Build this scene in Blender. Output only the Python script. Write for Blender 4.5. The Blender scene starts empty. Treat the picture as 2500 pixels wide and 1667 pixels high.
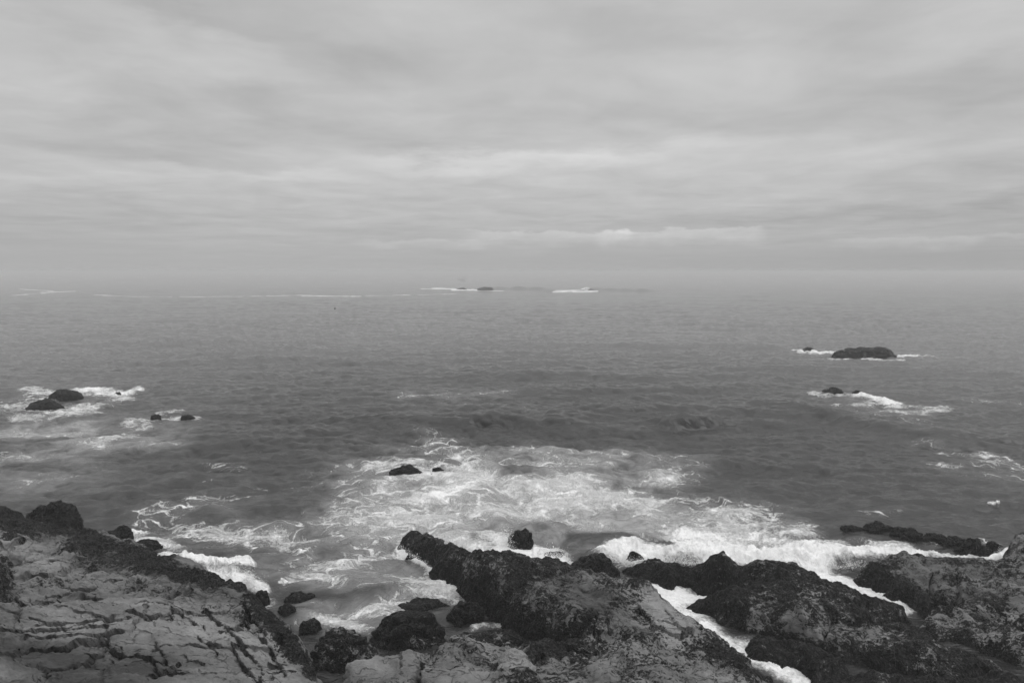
import bpy, math, random
import numpy as np

# ------------------------------------------------------------------ camera, world, sun, exposure
SC = bpy.context.scene
COL = SC.collection
FPX, CU, CV, HZ = 1667.0, 1250.0, 833.5, 662.0      # reference picture: focal length, centre and horizon row
H = 15.0                                            # eye height above the sea
PITCH = math.atan((CV - HZ) / FPX)
cd = bpy.data.cameras.new('camera'); cam = bpy.data.objects.new('camera', cd); COL.objects.link(cam)
cam.location = (0, 0, H); cam.rotation_euler = (math.pi / 2 - PITCH, 0, 0)
cd.sensor_width = 36.0; cd.lens = 36.0 * FPX / 2500.0
cd.clip_start = 0.1; cd.clip_end = 60000.0
SC.camera = cam
SC.cycles.use_adaptive_sampling = False
SC.view_settings.view_transform = 'Standard'; SC.view_settings.look = 'None'
SC.view_settings.exposure = 0.0; SC.view_settings.gamma = 1.0

SUN_EL, SUN_AZ = math.radians(50), math.radians(104)     # azimuth from +Y, clockwise
sl = bpy.data.lights.new('sun', 'SUN'); sun = bpy.data.objects.new('sun', sl); COL.objects.link(sun)
sl.energy = 1.0; sl.angle = math.radians(38); sl.color = (1, 1, 1)
sun.rotation_euler = (math.pi / 2 - SUN_EL, 0, -SUN_AZ + math.pi)
sun.location = (0, 0, 60)


class NB:
    """small node-tree builder: every call returns an output socket"""
    def __init__(s, nt): s.nt = nt
    def node(s, t, **kw):
        n = s.nt.nodes.new(t)
        for k, v in kw.items(): setattr(n, k, v)
        return n
    def put(s, sock, v):
        if isinstance(v, bpy.types.NodeSocket): s.nt.links.new(v, sock)
        else: sock.default_value = v
    def m(s, op, a, b=None, c=None, clamp=False):
        n = s.node('ShaderNodeMath', operation=op); n.use_clamp = clamp
        s.put(n.inputs[0], a)
        if b is not None: s.put(n.inputs[1], b)
        if c is not None: s.put(n.inputs[2], c)
        return n.outputs[0]
    def add(s, a, b): return s.m('ADD', a, b)
    def sub(s, a, b): return s.m('SUBTRACT', a, b)
    def mul(s, a, b): return s.m('MULTIPLY', a, b)
    def ss(s, x, a, b, lo=0.0, hi=1.0):
        n = s.node('ShaderNodeMapRange', interpolation_type='SMOOTHSTEP')
        s.put(n.inputs[0], x); s.put(n.inputs[1], a); s.put(n.inputs[2], b); s.put(n.inputs[3], lo); s.put(n.inputs[4], hi)
        return n.outputs[0]
    def lin(s, x, a, b, lo=0.0, hi=1.0):
        n = s.node('ShaderNodeMapRange')
        s.put(n.inputs[0], x); s.put(n.inputs[1], a); s.put(n.inputs[2], b); s.put(n.inputs[3], lo); s.put(n.inputs[4], hi)
        return n.outputs[0]
    def mix(s, f, a, b):
        n = s.node('ShaderNodeMix', data_type='FLOAT'); s.put(n.inputs[0], f); s.put(n.inputs[2], a); s.put(n.inputs[3], b)
        return n.outputs[0]
    def v(s, op, a, b=None, scale=None):
        n = s.node('ShaderNodeVectorMath', operation=op); s.put(n.inputs[0], a)
        if b is not None: s.put(n.inputs[1], b)
        if scale is not None: s.put(n.inputs['Scale'], scale)
        return n.outputs[0]
    def xyz(s, x, y, z):
        n = s.node('ShaderNodeCombineXYZ'); s.put(n.inputs[0], x); s.put(n.inputs[1], y); s.put(n.inputs[2], z); return n.outputs[0]
    def sep(s, vec):
        n = s.node('ShaderNodeSeparateXYZ'); s.put(n.inputs[0], vec); return n.outputs
    def noise(s, vec, scale, det=4.0, rough=0.5, dist=0.0, color=False, typ='FBM', dim='3D'):
        n = s.node('ShaderNodeTexNoise', noise_dimensions=dim); n.noise_type = typ
        s.put(n.inputs['Vector'], vec); s.put(n.inputs['Scale'], scale); s.put(n.inputs['Detail'], det)
        s.put(n.inputs['Roughness'], rough); s.put(n.inputs['Distortion'], dist)
        return n.outputs['Color' if color else 'Fac']
    def vor(s, vec, scale, feature='F1', rnd=1.0, out='Distance', dim='3D'):
        n = s.node('ShaderNodeTexVoronoi', voronoi_dimensions=dim, feature=feature)
        s.put(n.inputs['Vector'], vec); s.put(n.inputs['Scale'], scale); s.put(n.inputs['Randomness'], rnd)
        return n.outputs[out]
    def grey(s, x):
        n = s.node('ShaderNodeCombineColor')
        for i in range(3): s.put(n.inputs[i], x)
        return n.outputs[0]


def px_dir(u, v):
    cp, sp = math.cos(PITCH), math.sin(PITCH)
    a, b = (u - CU) / FPX, (CV - v) / FPX
    return np.array([a, cp + b * sp, -sp + b * cp])


def px_azel(u, v):
    d = px_dir(u, v); d = d / np.linalg.norm(d)
    return math.atan2(d[0], d[1]), math.asin(d[2])


W = bpy.data.worlds.new('World'); SC.world = W; W.use_nodes = True
wt = W.node_tree; wt.nodes.clear(); B = NB(wt)
gen = B.node('ShaderNodeTexCoord').outputs['Generated']
x_, y_, z_ = B.sep(gen)
el = B.m('ARCSINE', B.m('MAXIMUM', z_, 0.0)); az = B.m('ARCTAN2', x_, y_)
inv = B.m('DIVIDE', 1.0, B.add(B.m('MAXIMUM', z_, 0.0), 0.055))
deck = B.xyz(B.mul(B.mul(x_, inv), 1.05), B.mul(y_, inv), 0.0)            # the cloud layer, seen from below
warp = B.noise(deck, 0.55, 3, 0.5)
n_big = B.noise(B.v('ADD', deck, (3.1, 7.7, 0)), 0.75, 5, 0.55, 0.6)
n_mid = B.noise(B.v('ADD', deck, (11.0, 2.0, 3)), 1.9, 6, 0.56, 0.5)
n_str = B.noise(B.v('MULTIPLY', deck, (0.55, 1.5, 1.0)), 1.35, 5, 0.52, 0.4)
base = B.ss(el, 0.0, 0.17, 0.425, 0.51)
base = B.add(base, B.ss(el, 0.36, 1.25, 0.0, 1.02))
amp = B.ss(el, 0.0, 0.10, 0.03, 0.21)
cl = B.add(B.mul(B.sub(n_big, 0.5), 1.0), B.add(B.mul(B.sub(n_mid, 0.5), 0.75), B.mul(B.sub(n_str, 0.5), 0.35)))
tot = B.add(base, B.mul(cl, amp))
# cloud streaks by direction: u, v, half-width, half-height (picture units), strength, tilt
STREAKS = [(200, 447, 300, 20, .055, .02), (640, 434, 190, 13, .11, .02), (1050, 405, 250, 20, .10, -.06), (1330, 392, 230, 18, .10, -.05),
    (1600, 368, 260, 18, .085, -.02), (2060, 372, 320, 20, .06, -.02), (1350, 450, 700, 55, .06, 0), (480, 115, 260, 38, .065, 0),
    (1010, 45, 190, 60, .05, 0), (30, 110, 160, 60, .04, 0), (620, 160, 160, 30, .05, 0), (1900, 100, 140, 60, .02, 0), (2350, 110, 180, 30, .045, -.1),
    (430, 30, 190, 22, -.075, .16), (95, 28, 110, 24, -.05, .1), (900, 160, 170, 42, -.075, .15), (480, 228, 280, 26, -.06, .12),
    (140, 265, 270, 24, -.07, .1), (620, 300, 520, 26, -.05, .05), (1490, 55, 120, 34, -.07, .1), (1720, 112, 230, 26, -.06, .05),
    (2060, 85, 140, 50, -.065, -.2), (2300, 200, 260, 46, -.06, 0), (280, 365, 460, 24, -.055, .07), (1060, 362, 230, 20, -.05, 0),
    (2280, 508, 400, 15, -.075, -.06), (1830, 523, 260, 12, -.04, 0), (0, 520, 260, 80, -.045, 0), (2500, 560, 300, 120, -.045, 0),
    (1340, 285, 300, 20, -.04, 0), (1150, 640, 1600, 20, -.012, 0), (2000, 640, 700, 30, -.045, 0)]
k = 1.0 / FPX
wa = B.mul(B.sub(B.noise(B.v('MULTIPLY', gen, (3.0, 3.0, 9.0)), 1.6, 3, 0.55), 0.5), 0.16)
we = B.mul(B.sub(B.noise(B.v('MULTIPLY', B.v('ADD', gen, (5, 1, 2)), (3.0, 3.0, 12.0)), 1.7, 5, 0.62), 0.5), 0.12)
azw = B.add(az, wa); elw = B.add(el, B.mul(we, B.ss(el, 0.02, 0.2, 0.25, 1.0)))
for (u, v, su, sv, am, tilt) in STREAKS:
    a0, e0 = px_azel(u, v)
    da = B.sub(azw, a0); de = B.add(B.sub(elw, e0), B.mul(da, tilt))
    q = B.add(B.m('POWER', B.mul(da, 1 / (su * k)), 2.0), B.m('POWER', B.mul(de, 1 / (sv * 1.25 * k)), 2.0))
    tot = B.m('MULTIPLY_ADD', B.m('EXPONENT', B.mul(q, -1.0)), am * 0.68, tot)
# far cumulus bank low over the sea
bank = B.xyz(B.mul(az, 26.0), B.mul(el, 55.0), 0.0)
bn = B.noise(bank, 0.8, 5, 0.55); bn2 = B.noise(B.v('ADD', bank, (9, 4, 0)), 1.5, 5, 0.6)
for (ua, ub, vtop, am, hgt) in [(1100, 1560, 562, .075, 42), (1420, 1880, 560, .085, 48), (1980, 2420, 590, .05, 34), (2330, 2700, 584, .055, 24), (850, 1200, 584, .04, 30)]:
    a0, a1 = px_azel(ua, 580)[0], px_azel(ub, 580)[0]; et = px_azel(CU, vtop)[1]
    side = B.mul(B.ss(az, a0, a0 + 0.06), B.ss(az, a1 - 0.02, a1, 1.0, 0.0))
    top = B.add(B.sub(et, el), B.mul(B.sub(bn, 0.5), 0.030))
    body = B.mul(B.ss(top, 0.0, 0.004), B.ss(top, 0.003, hgt * k, 1.0, 0.0))
    tot = B.add(tot, B.mul(B.mul(side, body), B.mul(B.add(bn2, 0.45), am * 1.2)))
nish = B.node('ShaderNodeTexSky', sky_type='NISHITA'); nish.sun_disc = False
nish.sun_elevation = SUN_EL; nish.sun_rotation = SUN_AZ
bw = B.node('ShaderNodeRGBToBW'); B.put(bw.inputs[0], nish.outputs[0])
veil = B.mul(B.m('MINIMUM', bw.outputs[0], 6.0), 0.004)                    # what little of the clear sky comes through
tot = B.mul(B.add(tot, veil), 10.0)
bg = B.node('ShaderNodeBackground'); B.put(bg.inputs[0], B.grey(tot)); bg.inputs[1].default_value = 0.1
wo = B.node('ShaderNodeOutputWorld'); wt.links.new(bg.outputs[0], wo.inputs[0])

# ------------------------------------------------------------------ helpers
rng = np.random.default_rng(7)
F32 = np.float32


def P(u, v, z=0.0):
    d = px_dir(u, v); t = (z - H) / d[2]
    return np.array([d[0] * t, d[1] * t, z])


def project(x, y, z):
    cp, sp = math.cos(PITCH), math.sin(PITCH)
    dz = z - H
    f = y * cp - dz * sp; up = y * sp + dz * cp
    f = np.maximum(f, 0.05)
    return CU + FPX * x / f, CV - FPX * up / f


_perm = np.tile(rng.permutation(256), 2).astype(np.int32)
_g3 = rng.normal(size=(256, 3)).astype(F32); _g3 /= np.linalg.norm(_g3, axis=1)[:, None]


def perlin(x, y, z):
    xi, yi, zi = np.floor(x).astype(np.int32), np.floor(y).astype(np.int32), np.floor(z).astype(np.int32)
    xf, yf, zf = (x - xi).astype(F32), (y - yi).astype(F32), (z - zi).astype(F32)
    u, v, w = [t * t * t * (t * (t * 6 - 15) + 10) for t in (xf, yf, zf)]
    out = 0
    for i in (0, 1):
        px = _perm[(xi + i) & 255]; wx = u if i else 1 - u
        for j in (0, 1):
            py = _perm[(px + ((yi + j) & 255)) & 511 & 255]; wy = v if j else 1 - v
            for kk in (0, 1):
                h = _perm[(py + ((zi + kk) & 255)) & 255]
                g = _g3[h]; ww = w if kk else 1 - w
                out = out + wx * wy * ww * (g[..., 0] * (xf - i) + g[..., 1] * (yf - j) + g[..., 2] * (zf - kk))
    return out * 1.6


def fbm(x, y, z, octv=4, gain=0.5, ridged=False):
    a, s, f = 1.0, 0.0, 1.0
    for o in range(octv):
        n = perlin(x * f + o * 17.3, y * f - o * 9.1, z * f + o * 4.7)
        if ridged: n = 1 - 2 * np.abs(n)
        s = s + a * n; a *= gain; f *= 2.03
    return s


def hash2(i, j, s):
    n = (i.astype(np.int64) * 374761393 + j.astype(np.int64) * 668265263 + s * 974634777) & 0xffffffff
    n = ((n ^ (n >> 13)) * 1274126177) & 0xffffffff
    return (((n ^ (n >> 16)) & 0xffff) / 65535.0).astype(F32)


def worley(x, y, seed=0):
    """nearest and second cell distance, plus the vector from the nearest seed and its random id"""
    xi, yi = np.floor(x), np.floor(y)
    f1 = np.full(x.shape, 9.0, F32); f2 = f1.copy(); idr = np.zeros(x.shape, F32); dx1 = f1 * 0; dy1 = f1 * 0
    for i in (-1, 0, 1):
        for j in (-1, 0, 1):
            cx, cy = xi + i, yi + j
            ddx = x - (cx + hash2(cx, cy, seed)); ddy = y - (cy + hash2(cx, cy, seed + 1))
            d = np.sqrt(ddx * ddx + ddy * ddy)
            n = d < f1
            f2 = np.where(n, f1, np.minimum(f2, d))
            idr = np.where(n, hash2(cx, cy, seed + 2), idr); dx1 = np.where(n, ddx, dx1); dy1 = np.where(n, ddy, dy1)
            f1 = np.where(n, d, f1)
    return f1, f2, dx1, dy1, idr


def sstep(a, b, x):
    t = np.clip((x - a) / (b - a), 0, 1); return t * t * (3 - 2 * t)


def seg_dist(u, v, u0, v0, u1, v1, kv):
    du, dv = u1 - u0, (v1 - v0) * kv
    pu, pv = u - u0, (v - v0) * kv
    L = du * du + dv * dv + 1e-9
    t = np.clip((pu * du + pv * dv) / L, 0, 1)
    return np.hypot(pu - t * du, pv - t * dv)


def tag(o, label=None, cat=None, group=None, kind=None):
    if label: o['label'] = label
    if cat: o['category'] = cat
    if group: o['group'] = group
    if kind: o['kind'] = kind
    return o


def mesh_np(name, verts, faces, mat, parent=None, smooth=True, attrs=None):
    me = bpy.data.meshes.new(name)
    verts = np.ascontiguousarray(verts, F32); faces = np.ascontiguousarray(faces, np.int32)
    n = faces.shape[1]
    me.vertices.add(len(verts)); me.vertices.foreach_set('co', verts.ravel())
    me.loops.add(faces.size); me.loops.foreach_set('vertex_index', faces.ravel())
    me.polygons.add(len(faces)); me.polygons.foreach_set('loop_start', np.arange(0, faces.size, n, dtype=np.int32))
    me.update(calc_edges=True)
    me.polygons.foreach_set('use_smooth', np.full(len(faces), smooth, bool))
    for an, arr in (attrs or {}).items():
        if arr.ndim == 2:
            a = me.attributes.new(an, 'FLOAT_COLOR', 'POINT'); a.data.foreach_set('color', np.ascontiguousarray(arr, F32).ravel())
        else:
            a = me.attributes.new(an, 'FLOAT', 'POINT'); a.data.foreach_set('value', np.ascontiguousarray(arr, F32))
    me.materials.append(mat); me.validate()
    o = bpy.data.objects.new(name, me); COL.objects.link(o)
    if parent: o.parent = parent
    return o


def grid_faces(nr, nc, keep=None):
    i = np.arange(nr * nc).reshape(nr, nc)
    f = np.stack([i[:-1, :-1], i[:-1, 1:], i[1:, 1:], i[1:, :-1]], -1).reshape(-1, 4)
    if keep is not None:
        kq = keep[:-1, :-1] | keep[:-1, 1:] | keep[1:, 1:] | keep[1:, :-1]
        f = f[kq.ravel()]
    return f


def compact(verts, faces, attrs):
    used = np.unique(faces); mp = np.full(len(verts), -1, np.int64); mp[used] = np.arange(len(used))
    return verts[used], mp[faces], {a: b[used] for a, b in attrs.items()}


# ------------------------------------------------------------------ materials
def new_mat(name):
    m = bpy.data.materials.new(name); m.use_nodes = True; m.node_tree.nodes.clear()
    b = NB(m.node_tree)
    p = b.node('ShaderNodeBsdfPrincipled'); o = b.node('ShaderNodeOutputMaterial')
    m.node_tree.links.new(p.outputs[0], o.inputs[0])
    return m, b, p


def bump(b, p, height, dist, strength=1.0):
    n = b.node('ShaderNodeBump'); n.inputs['Strength'].default_value = strength; n.inputs['Distance'].default_value = dist
    b.put(n.inputs['Height'], height); b.put(p.inputs['Normal'], n.outputs[0])


def plain(name, g, rough=0.5):
    m, b, p = new_mat(name)
    n = b.noise(b.node('ShaderNodeTexCoord').outputs['Object'], 3.0, 4)
    b.put(p.inputs['Base Color'], b.grey(b.mul(b.add(n, 0.5), g))); p.inputs['Roughness'].default_value = rough
    return m


def rock_mat():
    m, b, p = new_mat('coastal_rock')
    geo = b.node('ShaderNodeNewGeometry').outputs['Position']
    at = b.node('ShaderNodeAttribute'); at.attribute_name = 'zone'
    zn = b.node('ShaderNodeSeparateColor'); b.put(zn.inputs[0], at.outputs['Color'])
    mus, crev, tone = zn.outputs[0], zn.outputs[1], zn.outputs[2]
    w = b.v('SUBTRACT', b.noise(geo, 1.3, 3, 0.5, color=True), (0.5, 0.5, 0.5))
    pos = b.v('ADD', geo, b.v('SCALE', w, scale=0.35))
    rot = b.node('ShaderNodeVectorRotate', rotation_type='Z_AXIS'); b.put(rot.inputs['Vector'], pos); rot.inputs['Angle'].default_value = 0.22
    str_ = b.v('MULTIPLY', rot.outputs[0], (0.7, 2.4, 3.0))
    # bare stone
    big = b.noise(str_, 0.45, 4, 0.55); mid = b.noise(str_, 2.3, 6, 0.62); fine = b.noise(pos, 16.0, 5, 0.65)
    grain = b.noise(pos, 60.0, 2, 0.6)
    stone = b.add(0.005, b.mul(b.add(b.mul(big, 0.35), b.add(b.mul(mid, 0.42), b.mul(fine, 0.30))), 0.30))
    stone = b.mul(stone, b.lin(grain, 0.3, 0.7, 0.86, 1.14))
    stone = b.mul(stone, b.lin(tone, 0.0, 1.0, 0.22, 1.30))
    pit = b.ss(b.noise(str_, 5.5, 5, 0.6), 0.60, 0.70); stone = b.mul(stone, b.lin(pit, 0, 1, 1.0, 0.62))
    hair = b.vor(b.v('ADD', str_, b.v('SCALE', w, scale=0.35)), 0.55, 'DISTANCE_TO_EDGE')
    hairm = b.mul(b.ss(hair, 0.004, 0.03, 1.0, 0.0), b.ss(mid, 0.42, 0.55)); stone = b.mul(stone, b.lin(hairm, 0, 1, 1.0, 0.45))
        # mussel and weed clumps
    mp = b.v('MULTIPLY', pos, (1.0, 1.0, 1.0))
    n1 = b.noise(mp, 5.2, 4, 0.62, 0.9); n2 = b.noise(mp, 13.0, 3, 0.6, 0.7); n3 = b.noise(mp, 1.1, 3, 0.5)
    n4 = b.noise(b.v('MULTIPLY', rot.outputs[0], (1.1, 3.2, 2.4)), 1.5, 5, 0.62, 1.2); nb_ = b.ss(b.noise(pos, 0.5, 2, 0.5), 0.42, 0.60)
    n1 = b.mix(nb_, n1, n4)
    cov = b.add(b.mul(b.sub(n1, 0.5), 1.25), b.add(b.mul(b.sub(n2, 0.5), 0.75), b.mul(b.sub(n3, 0.5), 0.85)))
    mm = b.ss(b.add(cov, mus), 0.47, 0.61)
    v = b.node('ShaderNodeTexVoronoi', feature='F1'); b.put(v.inputs['Vector'], b.v('MULTIPLY', mp, (1.0, 0.6, 1.0))); v.inputs['Scale'].default_value = 17.0
    cell = b.node('ShaderNodeRGBToBW'); b.put(cell.inputs[0], v.outputs['Color'])
    shell = b.add(0.008, b.add(b.mul(b.ss(cell.outputs[0], 0.62, 0.8), 0.018), b.mul(b.ss(n2, 0.60, 0.72), 0.03)))
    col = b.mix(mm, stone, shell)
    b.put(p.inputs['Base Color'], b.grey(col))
    b.put(p.inputs['Roughness'], b.mix(mm, 0.78, b.lin(cell.outputs[0], 0.2, 0.8, 0.38, 0.62)))
    b.put(p.inputs['Specular IOR Level'], b.mix(mm, 0.25, b.ss(n2, 0.50, 0.66, 0.05, 0.30)))
    hgt = b.add(b.mul(mm, b.add(0.035, b.sub(b.mul(n2, 0.06), b.mul(v.outputs['Distance'], 0.05)))),
                b.mul(b.sub(1.0, mm), b.add(b.mul(mid, 0.06), b.sub(b.add(b.mul(fine, 0.022), b.mul(grain, 0.004)), b.add(b.mul(pit, 0.02), b.mul(hairm, 0.03))))))
    bump(b, p, hgt, 1.0, 1.0)
    return m


def sea_mat():
    m, b, p = new_mat('sea_water')
    geo = b.node('ShaderNodeNewGeometry').outputs['Position']
    at = b.node('ShaderNodeAttribute'); at.attribute_name = 'foam'
    fc = b.node('ShaderNodeSeparateColor'); b.put(fc.inputs[0], at.outputs['Color'])
    lace, milk, solid = fc.outputs
    px, py, pz = b.sep(geo)
    dist = b.m('SQRT', b.add(b.mul(px, px), b.mul(py, py)))
    flat = b.xyz(px, py, 0.0)
    fa = b.node('ShaderNodeAttribute'); fa.attribute_name = 'drift'          # where the foam has drifted from, through the eddies
    fp = b.v('MULTIPLY', fa.outputs['Vector'], (0.62, 1.0, 0.0))
    nA = b.noise(fp, 0.30, 5, 0.60); nB = b.noise(b.v('ADD', fp, (17, 5, 0)), 1.3, 6, 0.68); spk = b.noise(flat, 7.0, 4, 0.7)
    brk = b.add(b.mul(nB, 0.55), b.mul(spk, 0.45))
    jig = b.v('SCALE', b.v('SUBTRACT', b.noise(fp, 1.7, 6, 0.74, color=True), (0.5, 0.5, 0.5)), scale=1.15)
    fpw = b.v('ADD', fp, b.v('MULTIPLY', jig, (1.0, 1.0, 0.0)))
    # foam breaks up as holes open in it: thick rafts, then a net of walls, then single threads
    dl = b.add(b.add(b.mul(lace, 0.80), b.mul(solid, 0.35)), b.add(b.mul(b.sub(nA, 0.5), 2.6), b.mul(b.sub(nB, 0.5), 1.2)))
    E1 = b.vor(fpw, 0.85, 'DISTANCE_TO_EDGE', dim='2D'); E2 = b.vor(b.v('ADD', fpw, (7, 3, 0)), 2.3, 'DISTANCE_TO_EDGE', dim='2D'); E3 = b.vor(b.v('ADD', fpw, (2, 9, 0)), 5.5, 'DISTANCE_TO_EDGE', dim='2D')
    def net(E, lo, hi, tmax):
        T = b.lin(dl, lo, hi, 0.0, tmax)
        return b.mul(b.ss(b.sub(E, T), -0.03, 0.035, 1.0, 0.0), b.ss(dl, lo - 0.12, lo + 0.2))
    lf = b.m('MAXIMUM', net(E1, 0.36, 1.9, 0.30), b.m('MAXIMUM', b.mul(net(E2, 0.50, 1.8, 0.34), 0.85), b.mul(net(E3, 0.66, 1.7, 0.42), 0.75)))
    lf = b.mul(b.mul(lf, b.ss(lace, 0.03, 0.25)), b.ss(brk, 0.36, 0.58, 0.25, 1.0))
    film = b.ss(b.add(b.mul(solid, 1.05), b.add(b.mul(b.sub(nA, 0.5), 1.5), b.mul(b.sub(brk, 0.5), 2.6))), 0.24, 0.95)
    film = b.mul(film, b.ss(solid, 0.02, 0.22))
    foam = b.m('MAXIMUM', b.mul(lf, 0.97), film)
    mk = b.mul(milk, b.ss(b.add(b.mul(b.add(b.mul(nA, 0.65), b.mul(nB, 0.35)), 2.0), b.mul(milk, 0.40)), 0.84, 1.60))
    water = b.ss(dist, 55.0, 170.0, 0.024, 0.135)  # base colour lightened with distance, standing in for reflected sky
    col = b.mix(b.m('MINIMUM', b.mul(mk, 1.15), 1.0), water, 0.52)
    fb = brk
    col = b.mix(foam, col, b.lin(brk, 0.35, 0.62, 0.62, 0.90))
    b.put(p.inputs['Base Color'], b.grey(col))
    p.inputs['IOR'].default_value = 1.333
    b.put(p.inputs['Roughness'], b.mix(foam, b.ss(dist, 40.0, 900.0, 0.10, 0.16), 0.75))
    b.put(p.inputs['Specular IOR Level'], b.mix(foam, 0.5, 0.15))
    # ripples
    rp = b.v('MULTIPLY', flat, (0.45, 1.0, 0.0))
    rip = b.add(b.mul(b.noise(rp, 2.4, 4, 0.6, 0.5), 0.17), b.mul(b.noise(rp, 9.0, 2, 0.5, 0.3), 0.020))
    far = b.mul(b.noise(b.v('MULTIPLY', flat, (0.35, 1.0, 0.0)), 0.8, 4, 0.6), b.mul(b.ss(dist, 70.0, 200.0, 0.0, 0.6), b.ss(dist, 400.0, 1100.0, 1.0, 0.15)))
    hg = b.add(b.add(rip, far), b.mul(foam, b.add(0.03, b.mul(fb, 0.22))))
    bump(b, p, hg, 1.0, 0.85)
    return m


M_ROCK = rock_mat(); M_SEA = sea_mat()
m_, b_, p_ = new_mat('spray_white'); p_.inputs['Base Color'].default_value = (.9, .9, .9, 1); p_.inputs['Roughness'].default_value = .6; M_SPRAY = m_

# ------------------------------------------------------------------ the sea
def ocean(N, L, seed, parts):
    r = np.random.default_rng(seed)
    kx = np.fft.fftfreq(N, L / N) * 2 * np.pi
    KX, KY = np.meshgrid(kx, kx); K = np.hypot(KX, KY); K[0, 0] = 1e-6
    S = np.zeros_like(K)
    for (lam, hs, ang, spread, lmin) in parts:
        kp = 2 * np.pi / lam
        s = np.exp(-1.25 * (kp / K) ** 2) / K ** 3.6
        c = (KX * math.sin(ang) + KY * math.cos(ang)) / K
        s = s * np.abs(c) ** spread * np.exp(-(K * lmin / (2 * np.pi)) ** 2)
        s[0, 0] = 0
        S += s / s.sum() * (hs / 4) ** 2
    amp = np.sqrt(S) * (r.normal(size=S.shape) + 1j * r.normal(size=S.shape)) * N * N
    return K, KX, KY, amp


def sample(T, x, y, L):
    N = T.shape[0]
    fx = (x / L) % 1.0 * N; fy = (y / L) % 1.0 * N
    i = np.floor(fx).astype(np.int64); j = np.floor(fy).astype(np.int64); a = fx - i; b = fy - j
    i %= N; j %= N; i1 = (i + 1) % N; j1 = (j + 1) % N
    return T[j, i] * (1 - a) * (1 - b) + T[j, i1] * a * (1 - b) + T[j1, i] * (1 - a) * b + T[j1, i1] * a * b


NR, NI = 1050, 1150
tt = np.concatenate([np.linspace(H / 19.5, 0.30, 350)[:-1], np.linspace(0.30, H / 24000.0, 701)])
dd = H / tt
dd = np.concatenate([[3.0, 8.0, 14.0, 17.0], dd])
ss_ = np.concatenate([[-6, -3.5, -2.2, -1.6, -1.25], np.linspace(-1.0, -0.80, 40)[:-1], np.linspace(-0.80, 0.80, NI), np.linspace(0.80, 1.0, 40)[1:], [1.25, 1.6, 2.2, 3.5, 6]])
Y0, S0 = np.meshgrid(dd, ss_, indexing='ij'); X0 = Y0 * S0
foot = np.abs(np.gradient(dd))[:, None] * np.ones_like(S0)
foot[:4] = 3.0
WAVES = [(28.0, 0.60, math.radians(6), 16, 3.0), (8.5, 0.44, math.radians(-14), 4, 0.8), (3.0, 0.36, math.radians(12), 3, 0.30)]
Zw = np.zeros_like(X0); DX = np.zeros_like(X0); DY = np.zeros_like(X0)
CUT = [0.5, 1.5, 4.0, 10.0, 26.0]
lev = np.interp(np.log(np.maximum(foot * 1.0, 0.01)), np.log(CUT), np.arange(len(CUT)))
for (L, rot, seed, sc) in [(170.0, 0.10, 3, .72), (113.0, -0.22, 5, .72)]:
    K, KX, KY, A = ocean(1024, L, seed, WAVES)
    c, s = math.cos(rot), math.sin(rot)
    xr, yr = X0 * c - Y0 * s, X0 * s + Y0 * c
    for li, cut in enumerate(CUT):
        wgt = np.clip(1 - np.abs(lev - li), 0, 1)
        rows = np.where(wgt.max(1) > 0)[0]
        if not len(rows): continue
        r0, r1 = rows[0], rows[-1] + 1
        G = np.exp(-(K * cut / (2 * np.pi)) ** 2 * 0.5)
        if cut > 20: G = G * 0.8
        h = np.real(np.fft.ifft2(A * G)); dx = np.real(np.fft.ifft2(1j * KX / K * A * G)); dy = np.real(np.fft.ifft2(1j * KY / K * A * G))
        xs, ys, wg = xr[r0:r1], yr[r0:r1], wgt[r0:r1] * sc
        Zw[r0:r1] += wg * sample(h, xs, ys, L)
        a, b = wg * sample(dx, xs, ys, L), wg * sample(dy, xs, ys, L)
        DX[r0:r1] += a * c + b * s; DY[r0:r1] += -a * s + b * c
gust = 1 + 0.45 * perlin(X0 / 45.0, Y0 / 70.0, X0 * 0 + 1.5) + 0.25 * perlin(X0 / 16.0, Y0 / 30.0, X0 * 0 + 6.5)    # wind patches
calm = (sstep(14, 60, Y0) * 0.55 + 0.45) * gust                                     # the swell is broken up close to the rocks
Zw *= calm; DX *= calm; DY *= calm

U, V = project(X0, Y0, np.zeros_like(X0))
# named swells and breakers: u0, v0, u1, v1, height, half-width in metres
SWELLS = [(930, 1036, 1340, 1043, 1.25, 2.3), (1655, 1042, 1742, 1037, 1.25, 1.0), (1560, 1036, 1640, 1036, .4, 1.0), (1350, 1298, 1640, 1352, .60, 1.0), (1900, 1000, 2190, 1050, .8, 2.0),
    (600, 1012, 900, 1030, .3, 2.0), (1500, 1003, 1900, 1012, .4, 2.0), (1205, 706, 1330, 708, 2.6, 5.0), (1440, 709, 1560, 711, 2.4, 5.0),
    (1560, 1362, 1960, 1372, .55, .9), (1960, 1372, 2240, 1374, .4, .7), (400, 1385, 590, 1392, .50, .6), (1345, 712, 1460, 712, 1.5, 4.0),
    (1040, 708, 1160, 708, 0.9, 4.0), (700, 1430, 790, 1425, .4, .9), (800, 1465, 960, 1450, .3, .9), (2040, 872, 2240, 880, .2, 2.0),
    (1200, 915, 1560, 925, .7, 3.0),(1750, 900, 2000, 905, .6, 3.0),(600, 880, 1000, 890, .6, 3.0),(1300, 960, 1700, 950, .6, 2.4),(300, 840, 700, 838, .7, 4.0),(1500, 845, 1900, 852, .7, 4.0), (300, 1100, 620, 1080, .25, 1.6), (1750, 1130, 2200, 1160, .3, 1.5), (2150, 905, 2420, 915, .4, 2.5)]
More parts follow.
